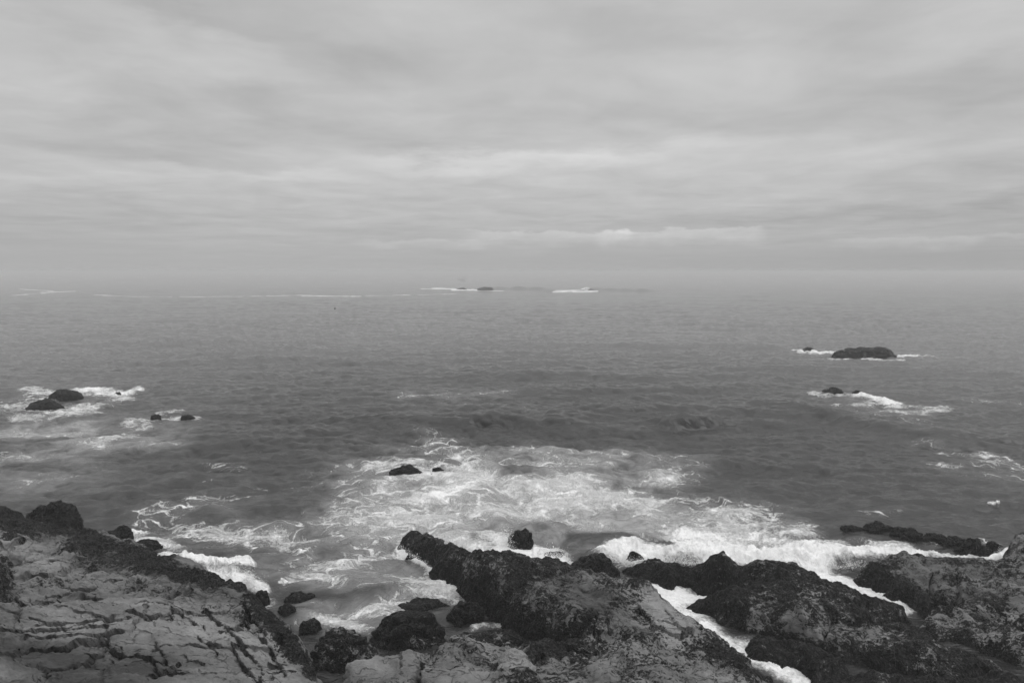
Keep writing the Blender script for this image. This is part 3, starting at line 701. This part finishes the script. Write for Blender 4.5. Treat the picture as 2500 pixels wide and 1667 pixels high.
# left headland of pale fractured stone
outcrop('rock_outcrop',
    [(-160,1290,1.4),(-60,1268,1.7),(0,1262,1.75),(42,1264,1.6),(70,1290,1.1),(130,1300,.9),(200,1308,.6),(232,1318,.5),(275,1332,.3),(330,1345,.25),(392,1362,.1),(380,1372,.2),(440,1384,.5),(520,1408,.8),
     (548,1428,.8),(600,1446,.7),(625,1470,.6),(648,1492,.5),(690,1530,.6),(738,1565,1.0),(742,1600,1.2),(765,1640,1.2),(800,1690,1.4),(870,1800,2.0),(700,1960,3.2),(200,1960,3.6),(-200,1900,3.6),(-260,1550,2.6)],
    [(40,1300,1.6),(130,1320,1.1),(30,1330,1.8),(100,1365,2.0),(60,1400,1.2),(170,1350,1.5),(160,1390,1.35),(250,1360,.9),(260,1400,1.2),(350,1385,.9),(350,1440,1.5),(470,1430,1.3),(500,1470,1.6),(560,1480,1.35),(200,1460,1.9),(50,1480,2.1),
     (350,1520,2.2),(500,1540,2.1),(620,1540,1.6),(680,1580,1.7),(200,1560,2.5),(250,1590,2.15),(60,1590,2.6),(400,1620,2.6),(600,1630,2.1),(690,1640,1.9),(200,1660,2.9),(500,1700,2.7),(0,1700,3.1),(10,1430,.8),(15,1405,.7)],
    0.036, 1, 'pale', 'broad pale fractured rock headland with black tide band, filling the lower left corner', 'rock outcrop', mus0=0.0, tone0=0.47, blocks=0.9, strike=0.10,
    cracks=[(.5,10,[(-30,1615),(0,1611),(60,1595),(133,1592),(189,1579),(240,1563),(297,1556)]),(.34,7,[(262,1563),(264,1589),(221,1620),(177,1633),(130,1640)]),(.3,6,[(107,1645),(117,1665)]),(.34,6,[(379,1573),(410,1627),(417,1639),(439,1617)]),(.3,5,[(268,1595),(335,1604),(376,1617),(382,1652)]),
            (.3,6,[(237,1627),(249,1649),(246,1690)]),(.3,6,[(303,1500),(350,1513),(357,1485)]),(.24,5,[(350,1507),(420,1521),(420,1481)]),(.3,5,[(322,1548),(335,1529)]),(.36,6,[(537,1551),(584,1549),(638,1544),(647,1522)]),(.28,5,[(603,1507),(606,1535)]),(.28,5,[(581,1529),(603,1510)]),(.34,6,[(562,1579),(600,1633),(619,1658),(640,1690)]),
            (.22,4,[(680,1563),(690,1580)]),(.24,4,[(660,1617),(686,1640)]),(.3,5,[(630,1556),(668,1605),(700,1660)]),(.3,5,[(500,1490),(545,1535),(580,1575),(640,1640)]),(.24,4,[(440,1500),(500,1545)]),(.24,4,[(590,1490),(650,1560)]),(.3,5,[(0,1540),(120,1538),(230,1530),(310,1528)]),(.24,4,[(60,1560),(160,1562),(260,1552)]),(.4,8,[(63,1406),(114,1413),(170,1390)]),(.34,6,[(41,1456),(47,1491),(41,1513)]),(.3,5,[(50,1488),(133,1475),(202,1456),(246,1466)]),(.5,13,[(20,1385),(28,1340),(55,1325)]),(.5,15,[(-15,1436),(12,1425),(22,1395)]),(.24,5,[(110,1455),(190,1448),(280,1440)]),(.26,5,[(400,1468),(470,1452)]),(.26,5,[(250,1420),(330,1412)]),(.24,4,[(330,1455),(390,1448)]),(.2,4,[(480,1560),(520,1580),(530,1600)]),(.2,4,[(100,1520),(210,1522),(280,1515)]),(.2,4,[(450,1600),(500,1625)])],
    ledges=(60,1425,560,1462,42,2.2),
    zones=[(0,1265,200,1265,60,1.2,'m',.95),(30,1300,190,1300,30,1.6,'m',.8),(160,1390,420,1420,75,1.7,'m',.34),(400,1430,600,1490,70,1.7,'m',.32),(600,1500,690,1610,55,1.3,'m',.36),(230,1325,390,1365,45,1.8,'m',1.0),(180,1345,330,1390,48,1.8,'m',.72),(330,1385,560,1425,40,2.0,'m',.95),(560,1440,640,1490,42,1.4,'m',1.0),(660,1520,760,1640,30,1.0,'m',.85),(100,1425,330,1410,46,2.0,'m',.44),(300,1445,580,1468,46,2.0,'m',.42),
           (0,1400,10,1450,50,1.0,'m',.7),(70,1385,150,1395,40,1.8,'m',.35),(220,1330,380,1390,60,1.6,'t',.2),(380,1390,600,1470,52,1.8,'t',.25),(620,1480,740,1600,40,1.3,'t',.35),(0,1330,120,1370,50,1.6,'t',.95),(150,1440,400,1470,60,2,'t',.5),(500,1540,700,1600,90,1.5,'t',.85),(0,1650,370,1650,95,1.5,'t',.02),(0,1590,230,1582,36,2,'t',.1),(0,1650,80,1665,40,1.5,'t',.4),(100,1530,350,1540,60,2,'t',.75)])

# central mussel ridge running out from pale stone
outcrop('rock_ridge',
    [(976,1324,.15),(988,1307,.5),(1010,1300,.7),(1045,1306,.9),(1090,1326,1.15),(1150,1352,1.4),(1200,1370,1.5),(1260,1370,1.7),(1310,1386,1.5),(1400,1418,.9),(1450,1440,.5),(1510,1458,.4),(1560,1456,.9),(1590,1458,1.0),(1632,1478,1.1),(1680,1525,1.0),(1730,1565,.9),
     (1768,1580,.7),(1800,1612,.6),(1845,1650,.5),(1880,1690,.5),(1950,1800,.6),(1700,1960,2.4),(1200,1960,2.4),(850,1800,1.8),(835,1662,.9),(850,1640,1.1),(900,1625,1.3),(960,1615,1.4),(1060,1600,1.0),(1140,1585,.9),(1215,1600,1.0),(1300,1612,.5),(1385,1614,.4),(1370,1600,.35),(1310,1580,.2),(1250,1550,.1),(1195,1520,.0),(1130,1472,.0),(1098,1438,.0),(1052,1408,.0),(1053,1388,.0),(1030,1362,.0),(1000,1352,.0)],
    [(1015,1312,.75),(1050,1325,.85),(1085,1350,1.0),(1100,1370,1.1),(1150,1410,1.2),(1200,1440,1.2),(1250,1420,1.75),(1300,1480,1.45),(1350,1440,1.6),(1400,1500,1.9),(1450,1470,1.7),(1330,1540,1.0),(1420,1560,1.5),(1500,1540,1.9),(1560,1500,1.75),(1640,1500,1.7),(1620,1560,1.8),(1500,1600,1.9),(1450,1610,1.1),(1700,1600,1.5),
     (1600,1640,2.0),(1450,1660,1.9),(1750,1650,1.2),(1300,1660,1.7),(1100,1650,1.7),(950,1660,1.6),(1200,1640,1.5),(1050,1625,1.4)],
    0.045, 2, 'mussel', 'long mussel-covered rock ridge from pale stone out to a dark snout in foam', 'rock ridge', mus0=0.63, tone0=0.62, blocks=0.8, strike=-0.6,
    cracks=[(.25,6,[(1560,1490),(1600,1530),(1660,1552),(1690,1545)]),(.22,5,[(1625,1495),(1640,1520)]),(.25,6,[(1390,1580),(1440,1610),(1460,1590)]),(.25,5,[(1450,1545),(1455,1515)]),(.25,5,[(1490,1545),(1480,1520)]),(.35,12,[(1030,1630),(1010,1667)]),(.2,8,[(1320,1600),(1300,1640)])],
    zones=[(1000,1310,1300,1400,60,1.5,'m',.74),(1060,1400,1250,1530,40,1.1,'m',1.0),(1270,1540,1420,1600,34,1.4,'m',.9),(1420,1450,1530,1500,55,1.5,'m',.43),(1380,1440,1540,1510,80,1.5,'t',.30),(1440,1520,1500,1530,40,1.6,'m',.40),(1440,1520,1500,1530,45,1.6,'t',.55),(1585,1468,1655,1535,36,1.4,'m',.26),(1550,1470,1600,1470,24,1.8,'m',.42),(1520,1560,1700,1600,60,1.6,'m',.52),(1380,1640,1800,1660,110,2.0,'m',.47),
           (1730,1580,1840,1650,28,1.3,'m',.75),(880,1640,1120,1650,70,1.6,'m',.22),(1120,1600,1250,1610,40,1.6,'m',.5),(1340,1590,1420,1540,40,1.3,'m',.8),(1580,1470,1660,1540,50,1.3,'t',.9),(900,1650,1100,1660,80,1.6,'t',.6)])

# shelves on the right
outcrop('rock_shelf',
    [(1526,1390,.05),(1566,1384,.25),(1632,1383,.5),(1684,1387,.6),(1734,1378,.8),(1768,1378,.8),(1800,1388,.8),(1905,1392,.75),(1965,1411,.7),(2017,1440,.6),(2080,1452,.55),(2141,1471,.4),(2191,1486,.25),(2212,1508,.1),(2130,1535,.15),(2045,1530,.35),(2012,1566,.35),(2000,1580,.25),
     (1900,1562,.05),(1824,1548,.0),(1790,1539,.0),(1756,1523,.0),(1740,1508,.0),(1697,1504,.0),(1675,1490,.0),(1709,1476,.1),(1755,1474,.15),(1800,1455,.35),(1820,1432,.45),(1770,1462,.05),(1715,1456,.0),(1672,1436,.0),(1638,1444,.0),(1600,1431,.0),(1566,1428,.0),(1545,1410,.0)],
    [(1640,1410,.55),(1720,1410,.75),(1760,1430,.6),(1850,1430,.9),(1900,1470,1.1),(1980,1470,1.05),(1850,1500,.8),(1950,1520,.95),(2060,1490,.8),(1760,1495,.4),(2130,1500,.4)],
    0.045, 3, 'mussel', 'wide low dome of dark mussel-covered rock right of the white foam channel', 'rock shelf', mus0=0.74, tone0=0.70, blocks=0.35, strike=-0.4, drop=1.3,
    zones=[(1540,1400,1760,1430,40,1.6,'m',.95),(1870,1510,1990,1540,45,1.8,'m',.56),(1900,1460,2000,1480,60,1.8,'m',.62)], cracks=[(.3,9,[(2040,1515),(2028,1540),(2010,1570)])])
outcrop('rock_shelf',
    [(2040,1532,.5),(2085,1535,.6),(2130,1535,.5),(2240,1545,.5),(2300,1580,.55),(2380,1600,.6),(2430,1620,.5),(2455,1642,.15),(2380,1662,.1),(2280,1650,.1),(2140,1630,.05),(2060,1610,.0),(2012,1585,.2),(2012,1565,.4)],
    [(2100,1560,.65),(2200,1585,.62),(2300,1608,.5),(2060,1572,.5),(2380,1628,.4)],
    0.045, 4, 'mussel', 'long rounded mussel-covered hump running to the lower right, its near face in shadow', 'rock shelf', mus0=0.74, tone0=0.70, blocks=0.3, strike=-0.5, drop=1.3,
    zones=[(2040,1545,2200,1560,40,1.6,'m',.5)])
outcrop('rock_shelf',
    [(1840,1560,.1),(1900,1568,.3),(1990,1585,.35),(2050,1612,.3),(2090,1650,.2),(2250,1665,.1),(2470,1672,.1),(2560,1700,.2),(2400,1800,.3),(2050,1800,.2),(1990,1680,.05),(1945,1635,.0),(1880,1622,.0),(1835,1608,.0),(1822,1585,.0)],
    [(1900,1592,.25),(1970,1610,.5),(2040,1650,.3),(2200,1690,.3),(2350,1700,.35)],
    0.05, 5, 'mussel', 'low dark weedy rock beside the lower end of the foam channel', 'rock shelf', mus0=0.85, tone0=0.85, blocks=0.2, drop=1.2)
outcrop('rock_shelf',
    [(2082,1412,.1),(2126,1385,.4),(2173,1379,.6),(2235,1373,.7),(2284,1384,.7),(2340,1380,.8),(2390,1373,.8),(2430,1384,.8),(2452,1356,1.2),(2470,1337,1.4),(2520,1332,1.5),(2720,1380,1.6),(2760,1560,1.2),(2560,1560,.5),(2500,1540,.3),(2390,1518,.2),(2330,1500,.2),(2278,1497,.1),(2235,1486,.0),(2173,1466,.0),(2129,1438,.0)],
    [(2200,1420,.8),(2250,1450,.45),(2320,1430,1.1),(2400,1420,1.2),(2460,1390,1.4),(2480,1450,1.3),(2400,1480,.9),(2550,1450,1.6),(2320,1475,.6),(2190,1440,.6)],
    0.05, 6, 'mussel', 'jointed grey rock slab with cracked bare top at the right edge', 'rock shelf', mus0=0.58, tone0=0.70, blocks=0.6, strike=-0.35, drop=1.3,
    zones=[(2230,1400,2330,1460,55,1.4,'m',.46),(2230,1400,2400,1450,90,1.4,'t',.42),(2330,1410,2420,1430,50,1.6,'m',.52),(2130,1420,2260,1480,30,1.3,'m',.95),(2450,1380,2500,1440,40,1.2,'m',.55)],
    cracks=[(.25,9,[(2335,1385),(2345,1440),(2330,1480)]),(.2,7,[(2270,1440),(2290,1460)]),(.2,8,[(2280,1395),(2270,1440),(2285,1480)])])
outcrop('rock_shelf',
    [(2240,1532,.1),(2285,1492,.35),(2330,1492,.5),(2400,1512,.6),(2500,1552,.7),(2620,1600,.7),(2600,1660,.4),(2500,1620,.2),(2390,1578,.1),(2310,1566,.05)],
    [(2330,1520,.5),(2400,1540,.5),(2480,1578,.6)],
    0.05, 7, 'mussel', 'blunt wedge of speckled rock pointing left into the dark tide pool', 'rock shelf', mus0=0.6, tone0=0.70, blocks=0.3, strike=-0.4, drop=1.2)

# free-standing rocks
BO = [
 ('rock', 118, 206, 978, 953, 21, 'smooth dark rounded rock, taller of the two beside the left white surf', [.7,.95,1,.97,.75,.4], .7, 90, .95, .4),
 ('rock', 62, 160, 1005, 979, 22, 'two-humped low dark rock in front of the rounded rock at left', [.7,.95,.85,1,.9,.7,.5], .7, 80, .95, .4),
 ('rock', 278, 297, 966, 957, 23, 'tiny black rock tip at the end of the left white surf', [.4,.8,1,.9], .8, 40, .95, .3),
 ('rock', 366, 396, 1026, 1010, 24, 'small round dark rock, first of the pair in the faint surf at left', [.5,.9,1,.9,.7], .8, 50, .95, .4),
 ('rock', 440, 478, 1025, 1013, 25, 'small flat dark rock, the farther right of the pair in the faint surf', [.7,1,.9,.7,.5], .8, 50, .95, .4),
 ('rock', 1956, 1994, 863, 848, 26, 'small craggy rock in white wash beside the long offshore rock', [.4,.7,1,.95,.9,.6], .8, 50, .75, .4),
 ('rock', 2022, 2206, 877, 846, 27, 'long craggy grey offshore rock, the largest one standing out at sea', [.25,.55,.8,.9,.82,.9,.84,.92,1,.98,.78,.5,.25], .45, 130, .74, .42),
 ('rock', 2005, 2056, 962, 945, 28, 'lumpy dark rock above the white surf patch, left one of its pair', [.5,.6,.9,1,.9,.6], .8, 60, .75, .45),
 ('rock', 2080, 2110, 967, 952, 29, 'small arched dark rock above the white surf patch, right one of its pair', [.6,1,.95,.8,.6], .8, 50, .78, .45),
 ('rock', 944, 1040, 1164, 1139, 30, 'low black rock alone in the wide foam patch at mid sea', [.25,.55,.85,1,.95,.9,.65,.5,.3], .5, 80, .92, .4),
 ('rock', 1052, 1086, 1157, 1140, 31, 'small black rock just right of the low rock in the foam patch', [.5,.9,1,.8,.6], .7, 50, .92, .4),
 ('rock', 1030, 1062, 1167, 1154, 32, 'jagged black rock tip washed by foam between two low rocks', [.5,1,.6,.8,.5], .7, 40, .92, .4),
 ('rock', 1112, 1132, 1153, 1147, 33, 'sliver of black rock barely breaking the foam at mid sea', [.5,1,.8], .7, 40, .92, .4),
 ('rock', 1232, 1308, 1339, 1292, 34, 'upright dark rock split by a white trickle, ringed by surf', [.45,.7,.85,.9,1,1,.8], .8, 100, .93, .4),
 ('rock', 1390, 1520, 1424, 1354, 35, 'pyramid-shaped dark rock in the surf between ridge and shelf', [.35,.7,.95,1,.88,.7,.45,.2], .75, 110, .95, .4),
 ('rock', 1527, 1572, 1376, 1348, 36, 'jagged black rock stub in the breaking surf', [.9,1,.8,.7], .8, 60, .93, .4),
 ('rock', 1562, 1630, 1386, 1360, 37, 'low black rock bar behind the shelf, joined to the jagged stub', [.8,1,.8,.7,.75,.5], .5, 70, .93, .4),
 ('rock', 1328, 1384, 1357, 1347, 38, 'thin arc of black rock awash in white surf', [.5,.9,1,.8,.5], .5, 50, .9, .4),
 ('rock', 1328, 1382, 1385, 1371, 39, 'ragged low black rock just left of the pyramid rock', [.6,1,.5,.7,.6], .5, 50, .93, .4),
 ('rock', 258, 330, 1326, 1286, 40, 'round black boulder at the seaward edge of the pale headland', [.5,.85,1,1,.8], .8, 80, .9, .4),
 ('rock', 312, 404, 1344, 1316, 41, 'flat black rock tongue beside the round boulder', [.7,1,.95,.85,.6,.35], .5, 80, .95, .35),
 ('rock', 692, 768, 1472, 1446, 42, 'flat dark rock in the sheltered pool below the headland', [.6,.9,1,1,.9,.6], .6, 80, .95, .35),
 ('rock', 676, 724, 1512, 1474, 43, 'blocky black rock against the foot of the headland', [.8,1,1,.8], .8, 70, 1.0, .3),
 ('rock', 615, 662, 1478, 1440, 44, 'shaggy black rock knob on the edge of the pale headland', [.6,.9,1,.8], .8, 70, 1.0, .3),
 ('rock', 725, 790, 1552, 1508, 55, 'dark wet rock wedged between the headland and the mussel boulder', [.6,.8,.9,.8], .8, 70, 1.0, .3),
 ('boulder', 748, 928, 1632, 1538, 45, 'big rounded boulder crusted with mussels at the foot of the pale headland', [.75,.95,1,.98,.85,.75,.6], .62, 130, .66, .6),
 ('rock', 893, 1095, 1592, 1506, 46, 'dark block of mussel rock with a steep black left side', [.8,.95,1,1,.95,.9,.85], .55, 130, .82, .5),
 ('rock', 965, 1105, 1502, 1462, 47, 'flat dark rock awash behind the mussel block', [.5,.8,1,.95,.8,.6], .6, 90, 1.0, .3),
 ('rock', 1088, 1186, 1536, 1466, 48, 'knobbly black rock leaning against the side of the long ridge', [.55,.75,.9,1,.95,.7], .75, 100, .88, .4),
 ('rock', 1080, 1296, 1604, 1545, 49, 'flat-topped mussel rock above the foamy cleft', [.7,.85,.9,1,1,.9,.7], .5, 130, .66, .6),
 ('boulder', 1216, 1300, 1640, 1590, 50, 'smooth pale boulder with a split top, sitting on the ridge at the bottom edge', [.7,.95,1,1,.95,.7], .8, 90, .0, .95),
 ('boulder', 1195, 1330, 1700, 1622, 51, 'larger pale boulder in front of the split-topped one', [.6,.8,.95,1,1,.8], .8, 110, .0, .95),
 ('rock', 44, 214, 1312, 1233, 56, 'big rugged black rock standing on the seaward corner of the pale headland', [.8,.95,.97,1,1,.97,.8], .6, 140, .85, .4),
 ('boulder', 18, 82, 1392, 1334, 57, 'smooth pale rounded boulder at the left edge below the rugged black rock', [.6,.9,1,1,.85], .8, 90, .0, .95),
 ('boulder', 48, 130, 1404, 1352, 58, 'pale slanting boulder lying against the smooth rounded one at left', [.55,.8,1,1,.9,.7], .7, 90, .05, .85),
 ('rock', 1160, 1208, 709, 700, 52, 'distant low dark islet with white surf along its left', [.25,.6,.75,.9,1,1,.8,.6], .35, 60, .95, .3),
 ('rock', 1112, 1142, 707.5, 702.5, 53, 'distant small dark rock in surf left of the islet', [.3,.7,1,.8], .4, 50, .95, .3),
 ('rock', 1432, 1456, 711, 705.5, 54, 'distant dark rock stub under a bursting white wave', [.8,1,.8,.4], .4, 50, .95, .3),
]
BASE = {56: .75, 57: 1.3, 58: 1.25, 45: .15, 46: .0, 50: 1.55, 51: 1.4, 49: .2, 48: .0}
for (nm, u0, u1, vb, vt, sd, lb, pf, dp, rs, mu, tn) in BO:
    boulder(nm, u0, u1, vb, vt, sd, lb, pf, dp, rs, mu, max(tn, .7), base=BASE.get(sd, 0.0), pw=6.0 if sd == 56 else 4.0 if sd in (21, 22, 24, 25, 30, 45, 46) else 2.6, lump=0.7 if sd in (50, 51, 57, 58, 21) else 1.0)
# the half-drowned chain on the right
CH = [(2046,2113,1300,1281,.5,'flat wet rock slab at the left end of the half-drowned chain'),(2096,2188,1303,1277,.5,'longest dark slab of the half-drowned chain, sheeted with water'),(2165,2251,1316,1284,.5,'dark hump right of the longest slab in the half-drowned chain'),
      (2193,2261,1328,1302,.5,'dark knob with streaming water on the near side of the half-drowned chain'),(2240,2324,1330,1300,.5,'broad dark lump in the middle of the half-drowned chain'),(2285,2365,1340,1312,.5,'dark lump before the waterfall end of the half-drowned chain'),(2329,2420,1360,1316,.55,'craggy dark rock laced with small white falls'),(2397,2453,1350,1320,.5,'low wet rock between the craggy rock and the right edge')]
PF = [[.7,1,.8,.9,.6,.3],[.4,.8,.7,1,.85,.9,.5],[.5,1,.75,.8,.95,.5],[.8,.6,1,.7,.4],[.5,.9,1,.7,.85,.4],[.7,.9,.6,1,.8,.5],[.4,.7,1,.85,.95,.6,.3],[.6,1,.7,.8]]
for i, (u0, u1, vb, vt, dp, lb) in enumerate(CH):
    boulder('rock', u0, u1, vb, vt, 70 + i, lb, PF[i], dp, 80, .86, .7, pw=4.0, group='half-drowned rocks in a chain')

# ------------------------------------------------------------------ spray
def spray(name, plumes, label):
    octv = np.array([[1,0,0],[-1,0,0],[0,1,0],[0,-1,0],[0,0,1],[0,0,-1]], float)
    octf = np.array([[0,2,4],[2,1,4],[1,3,4],[3,0,4],[2,0,5],[1,2,5],[3,1,5],[0,3,5]])
    V_, F_ = [], []; n = 0; r = np.random.default_rng(11)
    for (u0, v0, u1, v1, cnt, hgt, wid, sz) in plumes:
        a, b = P(u0, v0, 0.1), P(u1, v1, 0.1)
        t = r.random(cnt)[:, None]; c = a + (b - a) * t
        hz = hgt * r.random(cnt) ** 1.8 * (0.5 + 0.5 * np.sin(t[:, 0] * 23 + u0))
        c = c + np.stack([r.normal(0, wid, cnt) * (1 - .4 * hz / hgt), r.normal(0, wid, cnt), np.abs(hz)], -1)
        s = sz * r.lognormal(0, .5, cnt)
        vv = c[:, None, :] + octv[None] * s[:, None, None] * r.uniform(.5, 1.4, (cnt, 6, 1))
        V_.append(vv.reshape(-1, 3)); F_.append((octf[None] + 6 * np.arange(cnt)[:, None, None]).reshape(-1, 3) + n); n += 6 * cnt
    o = mesh_np(name, np.concatenate(V_), np.concatenate(F_), M_SPRAY)
    return tag(o, label, 'spray', kind='stuff')


spray('spray', [(590,1425,640,1440,2600,.7,.18,.008),(1225,1310,1245,1345,1500,.8,.22,.008),(1560,1372,1990,1384,9000,.30,.25,.008),(1990,1384,2240,1376,4000,.30,.2,.008),(1480,1360,1560,1376,1600,.35,.2,.008),(1330,1362,1390,1378,1200,.3,.2,.008),
     (420,1372,590,1386,3000,.30,.18,.008),(975,1336,1050,1386,1200,.25,.12,.007),(1428,710,1442,709,900,2.6,.7,.12),(1060,706,1160,707,700,1.0,1.0,.10),(1236,1322,1242,1330,1800,1.1,.22,.009),(1600,1366,1612,1368,1500,.75,.22,.009),(1668,1366,1690,1368,2200,.8,.28,.009),(1790,1372,1800,1374,1500,.65,.25,.009),(1880,1374,1910,1376,2200,.75,.28,.009),(2050,1374,2070,1374,1500,.55,.22,.009),
     (604,1424,612,1430,2200,1.0,.16,.009),(1500,1352,1510,1356,900,.5,.2,.008),(1330,1350,1380,1362,1500,.5,.22,.008),(560,1382,590,1388,1200,.45,.15,.008),(2440,1345,2450,1372,1000,.5,.12,.007)], 'fine white spray thrown up where waves break on the rocks')

# ------------------------------------------------------------------ boats and float
M_HULL = plain('white_paint', .9, .4); M_DARK = plain('dark_paint', .05, .5); M_CAB = plain('cabin_paint', .9, .4); M_GLASS = plain('window_glass', .03, .15)


def hull_mesh(L, W, D, sheer):
    n, k2 = 24, 9; vv = []
    for i in range(n):
        t = i / (n - 1); x = (t - .5) * L
        w = W / 2 * (1 - max(0, (t - .45) / .55) ** 2.2) * (0.86 + .14 * min(1, t * 5))
        top = D + sheer * max(0, (t - .4) / .6) ** 2
        for j in range(k2):
            a = (j / (k2 - 1) - .5) * 2; ang = abs(a)
            y = math.copysign(w * min(1, (ang ** .6)), a); z = -.5 + (top + .5) * ang ** 2.2
            vv.append((x + .05 * L * t * ang, y, z))
    f = grid_faces(n, k2)
    deck = []
    for i in range(n - 1):
        deck.append((i * k2, (i + 1) * k2, (i + 1) * k2 + k2 - 1, i * k2 + k2 - 1))
    return np.array(vv), np.concatenate([f[:, ::-1], np.array(deck)])


def box(cx, cy, cz, sx, sy, sz, taper=1.0):
    v = [(cx + a * sx / 2 * (taper if c > 0 else 1), cy + b * sy / 2 * (taper if c > 0 else 1), cz + c * sz / 2) for c in (-1, 1) for b in (-1, 1) for a in (-1, 1)]
    return np.array(v), np.array([(0,2,3,1),(4,5,7,6),(0,1,5,4),(2,6,7,3),(1,3,7,5),(0,4,6,2)])


def pole(x, y, z0, z1, r, x1=None):
    a = np.arange(8) * math.pi / 4; x1 = x if x1 is None else x1
    v = np.concatenate([np.stack([x + r * np.cos(a), y + r * np.sin(a), a * 0 + z0], -1), np.stack([x1 + r * .6 * np.cos(a), y + r * .6 * np.sin(a), a * 0 + z1], -1)])
    i = np.arange(8); return v, np.stack([i, (i + 1) % 8, (i + 1) % 8 + 8, i + 8], -1)


def join(*ms):
    V_, F_, n = [], [], 0
    for v, f in ms: V_.append(v); F_.append(f + n); n += len(v)
    return np.concatenate(V_), np.concatenate(F_)


def empty(name, loc, rz, label, cat):
    o = bpy.data.objects.new(name, None); COL.objects.link(o); o.location = loc; o.rotation_euler = (0, 0, rz)
    return tag(o, label, cat)


b0 = P(1129, 685.2)
fb_ = empty('fishing_boat', b0, 0.12, 'small white fishing boat with dark mast, out beyond the surf islet', 'boat')
mesh_np('hull', *hull_mesh(13.5, 3.8, 1.7, 1.3), M_HULL, fb_)
mesh_np('gunwale', *join(box(0, 1.88, 1.82, 9.5, .14, .14), box(0, -1.88, 1.82, 9.5, .14, .14), box(-6.4, 0, 1.9, .3, 3.2, .5)), M_DARK, fb_, smooth=False)
cb = mesh_np('cabin', *box(-1.0, 0, 2.75, 4.2, 2.6, 2.2, .92), M_CAB, fb_, smooth=False)
mesh_np('cabin_window', *join(box(-1.0, -1.30, 3.1, 3.2, .06, .7), box(-1.0, 1.30, 3.1, 3.2, .06, .7), box(1.06, 0, 3.1, .06, 2.0, .7)), M_GLASS, cb, smooth=False)
mesh_np('cabin_roof', *box(-1.0, 0, 3.95, 4.7, 2.9, .18), M_CAB, fb_, smooth=False)
mesh_np('mast', *pole(1.4, 0, 1.4, 7.6, .26), M_DARK, fb_)
mesh_np('boom', *pole(1.4, 0, 5.6, 2.8, .12, -5.5), M_DARK, fb_)
mesh_np('gallows', *join(pole(-5.6, -1.2, 1.4, 3.9, .14), pole(-5.6, 1.2, 1.4, 3.9, .14), box(-5.6, 0, 3.9, .25, 2.8, .25)), M_DARK, fb_, smooth=False)

sb = empty('sailing_boat', P(1001, 668.2), 0.3, 'faint grey sailing boat with bare mast, left of the fishing boat near the horizon', 'boat')
mesh_np('hull', *hull_mesh(14, 3.8, 1.5, .6), M_DARK, sb); mesh_np('cabin', *box(-.5, 0, 1.8, 5, 2.2, .8, .9), M_CAB, sb, smooth=False); mesh_np('mast', *pole(.8, 0, 1.3, 14.5, .22), M_HULL, sb)
sb = empty('motor_boat', P(919, 668.0), -0.2, 'faint dark speck of a boat, farthest left on the hazy horizon', 'boat')
mesh_np('hull', *hull_mesh(12, 3.4, 1.6, .8), M_DARK, sb); mesh_np('cabin', *box(.5, 0, 2.5, 4, 2.4, 1.9, .85), M_DARK, sb, smooth=False)
sb = empty('motor_boat', P(1553, 666.6), 0.1, 'faint dark boat on the horizon right of the two surf breaks', 'boat')
mesh_np('hull', *hull_mesh(22, 5.5, 3.2, 1.6), M_DARK, sb); mesh_np('cabin', *box(-2, 0, 5.2, 7, 4, 4.0, .85), M_DARK, sb, smooth=False)

bp = P(817.5, 754.5)
by = empty('buoy', bp, 0, 'tiny black round buoy floating alone on open water left of centre', 'buoy')
th = np.linspace(0, math.pi, 12); ph = np.arange(16) * math.pi / 8
TH, PH = np.meshgrid(th, ph, indexing='ij')
vb_ = np.stack([.42 * np.sin(TH) * np.cos(PH), .42 * np.sin(TH) * np.sin(PH), .18 - .42 * np.cos(TH)], -1).reshape(-1, 3)
ii = np.arange(12 * 16).reshape(12, 16); i2 = np.roll(ii, -1, 1)
mesh_np('float', vb_, np.stack([ii[:-1], i2[:-1], i2[1:], ii[1:]], -1).reshape(-1, 4), M_DARK, by)
mesh_np('ring', *pole(0, 0, .55, .78, .10), M_DARK, by)

# ------------------------------------------------------------------ the hazy air
hm = bpy.data.materials.new('sea_haze'); hm.use_nodes = True; hm.node_tree.nodes.clear()
hb = NB(hm.node_tree); pv = hb.node('ShaderNodeVolumePrincipled'); ho = hb.node('ShaderNodeOutputMaterial')
pv.inputs['Color'].default_value = (.90, .90, .90, 1); pv.inputs['Density'].default_value = 0.0009; pv.inputs['Anisotropy'].default_value = 0.0
hm.node_tree.links.new(pv.outputs[0], ho.inputs['Volume'])
v, f = box(0, 12000 - 250, (16 - 6) / 2, 60000, 24700, 22)
hz = mesh_np('haze', v, f, hm, smooth=False)
tag(hz, 'pale sea haze that fades the far water and boats', 'haze', kind='stuff')
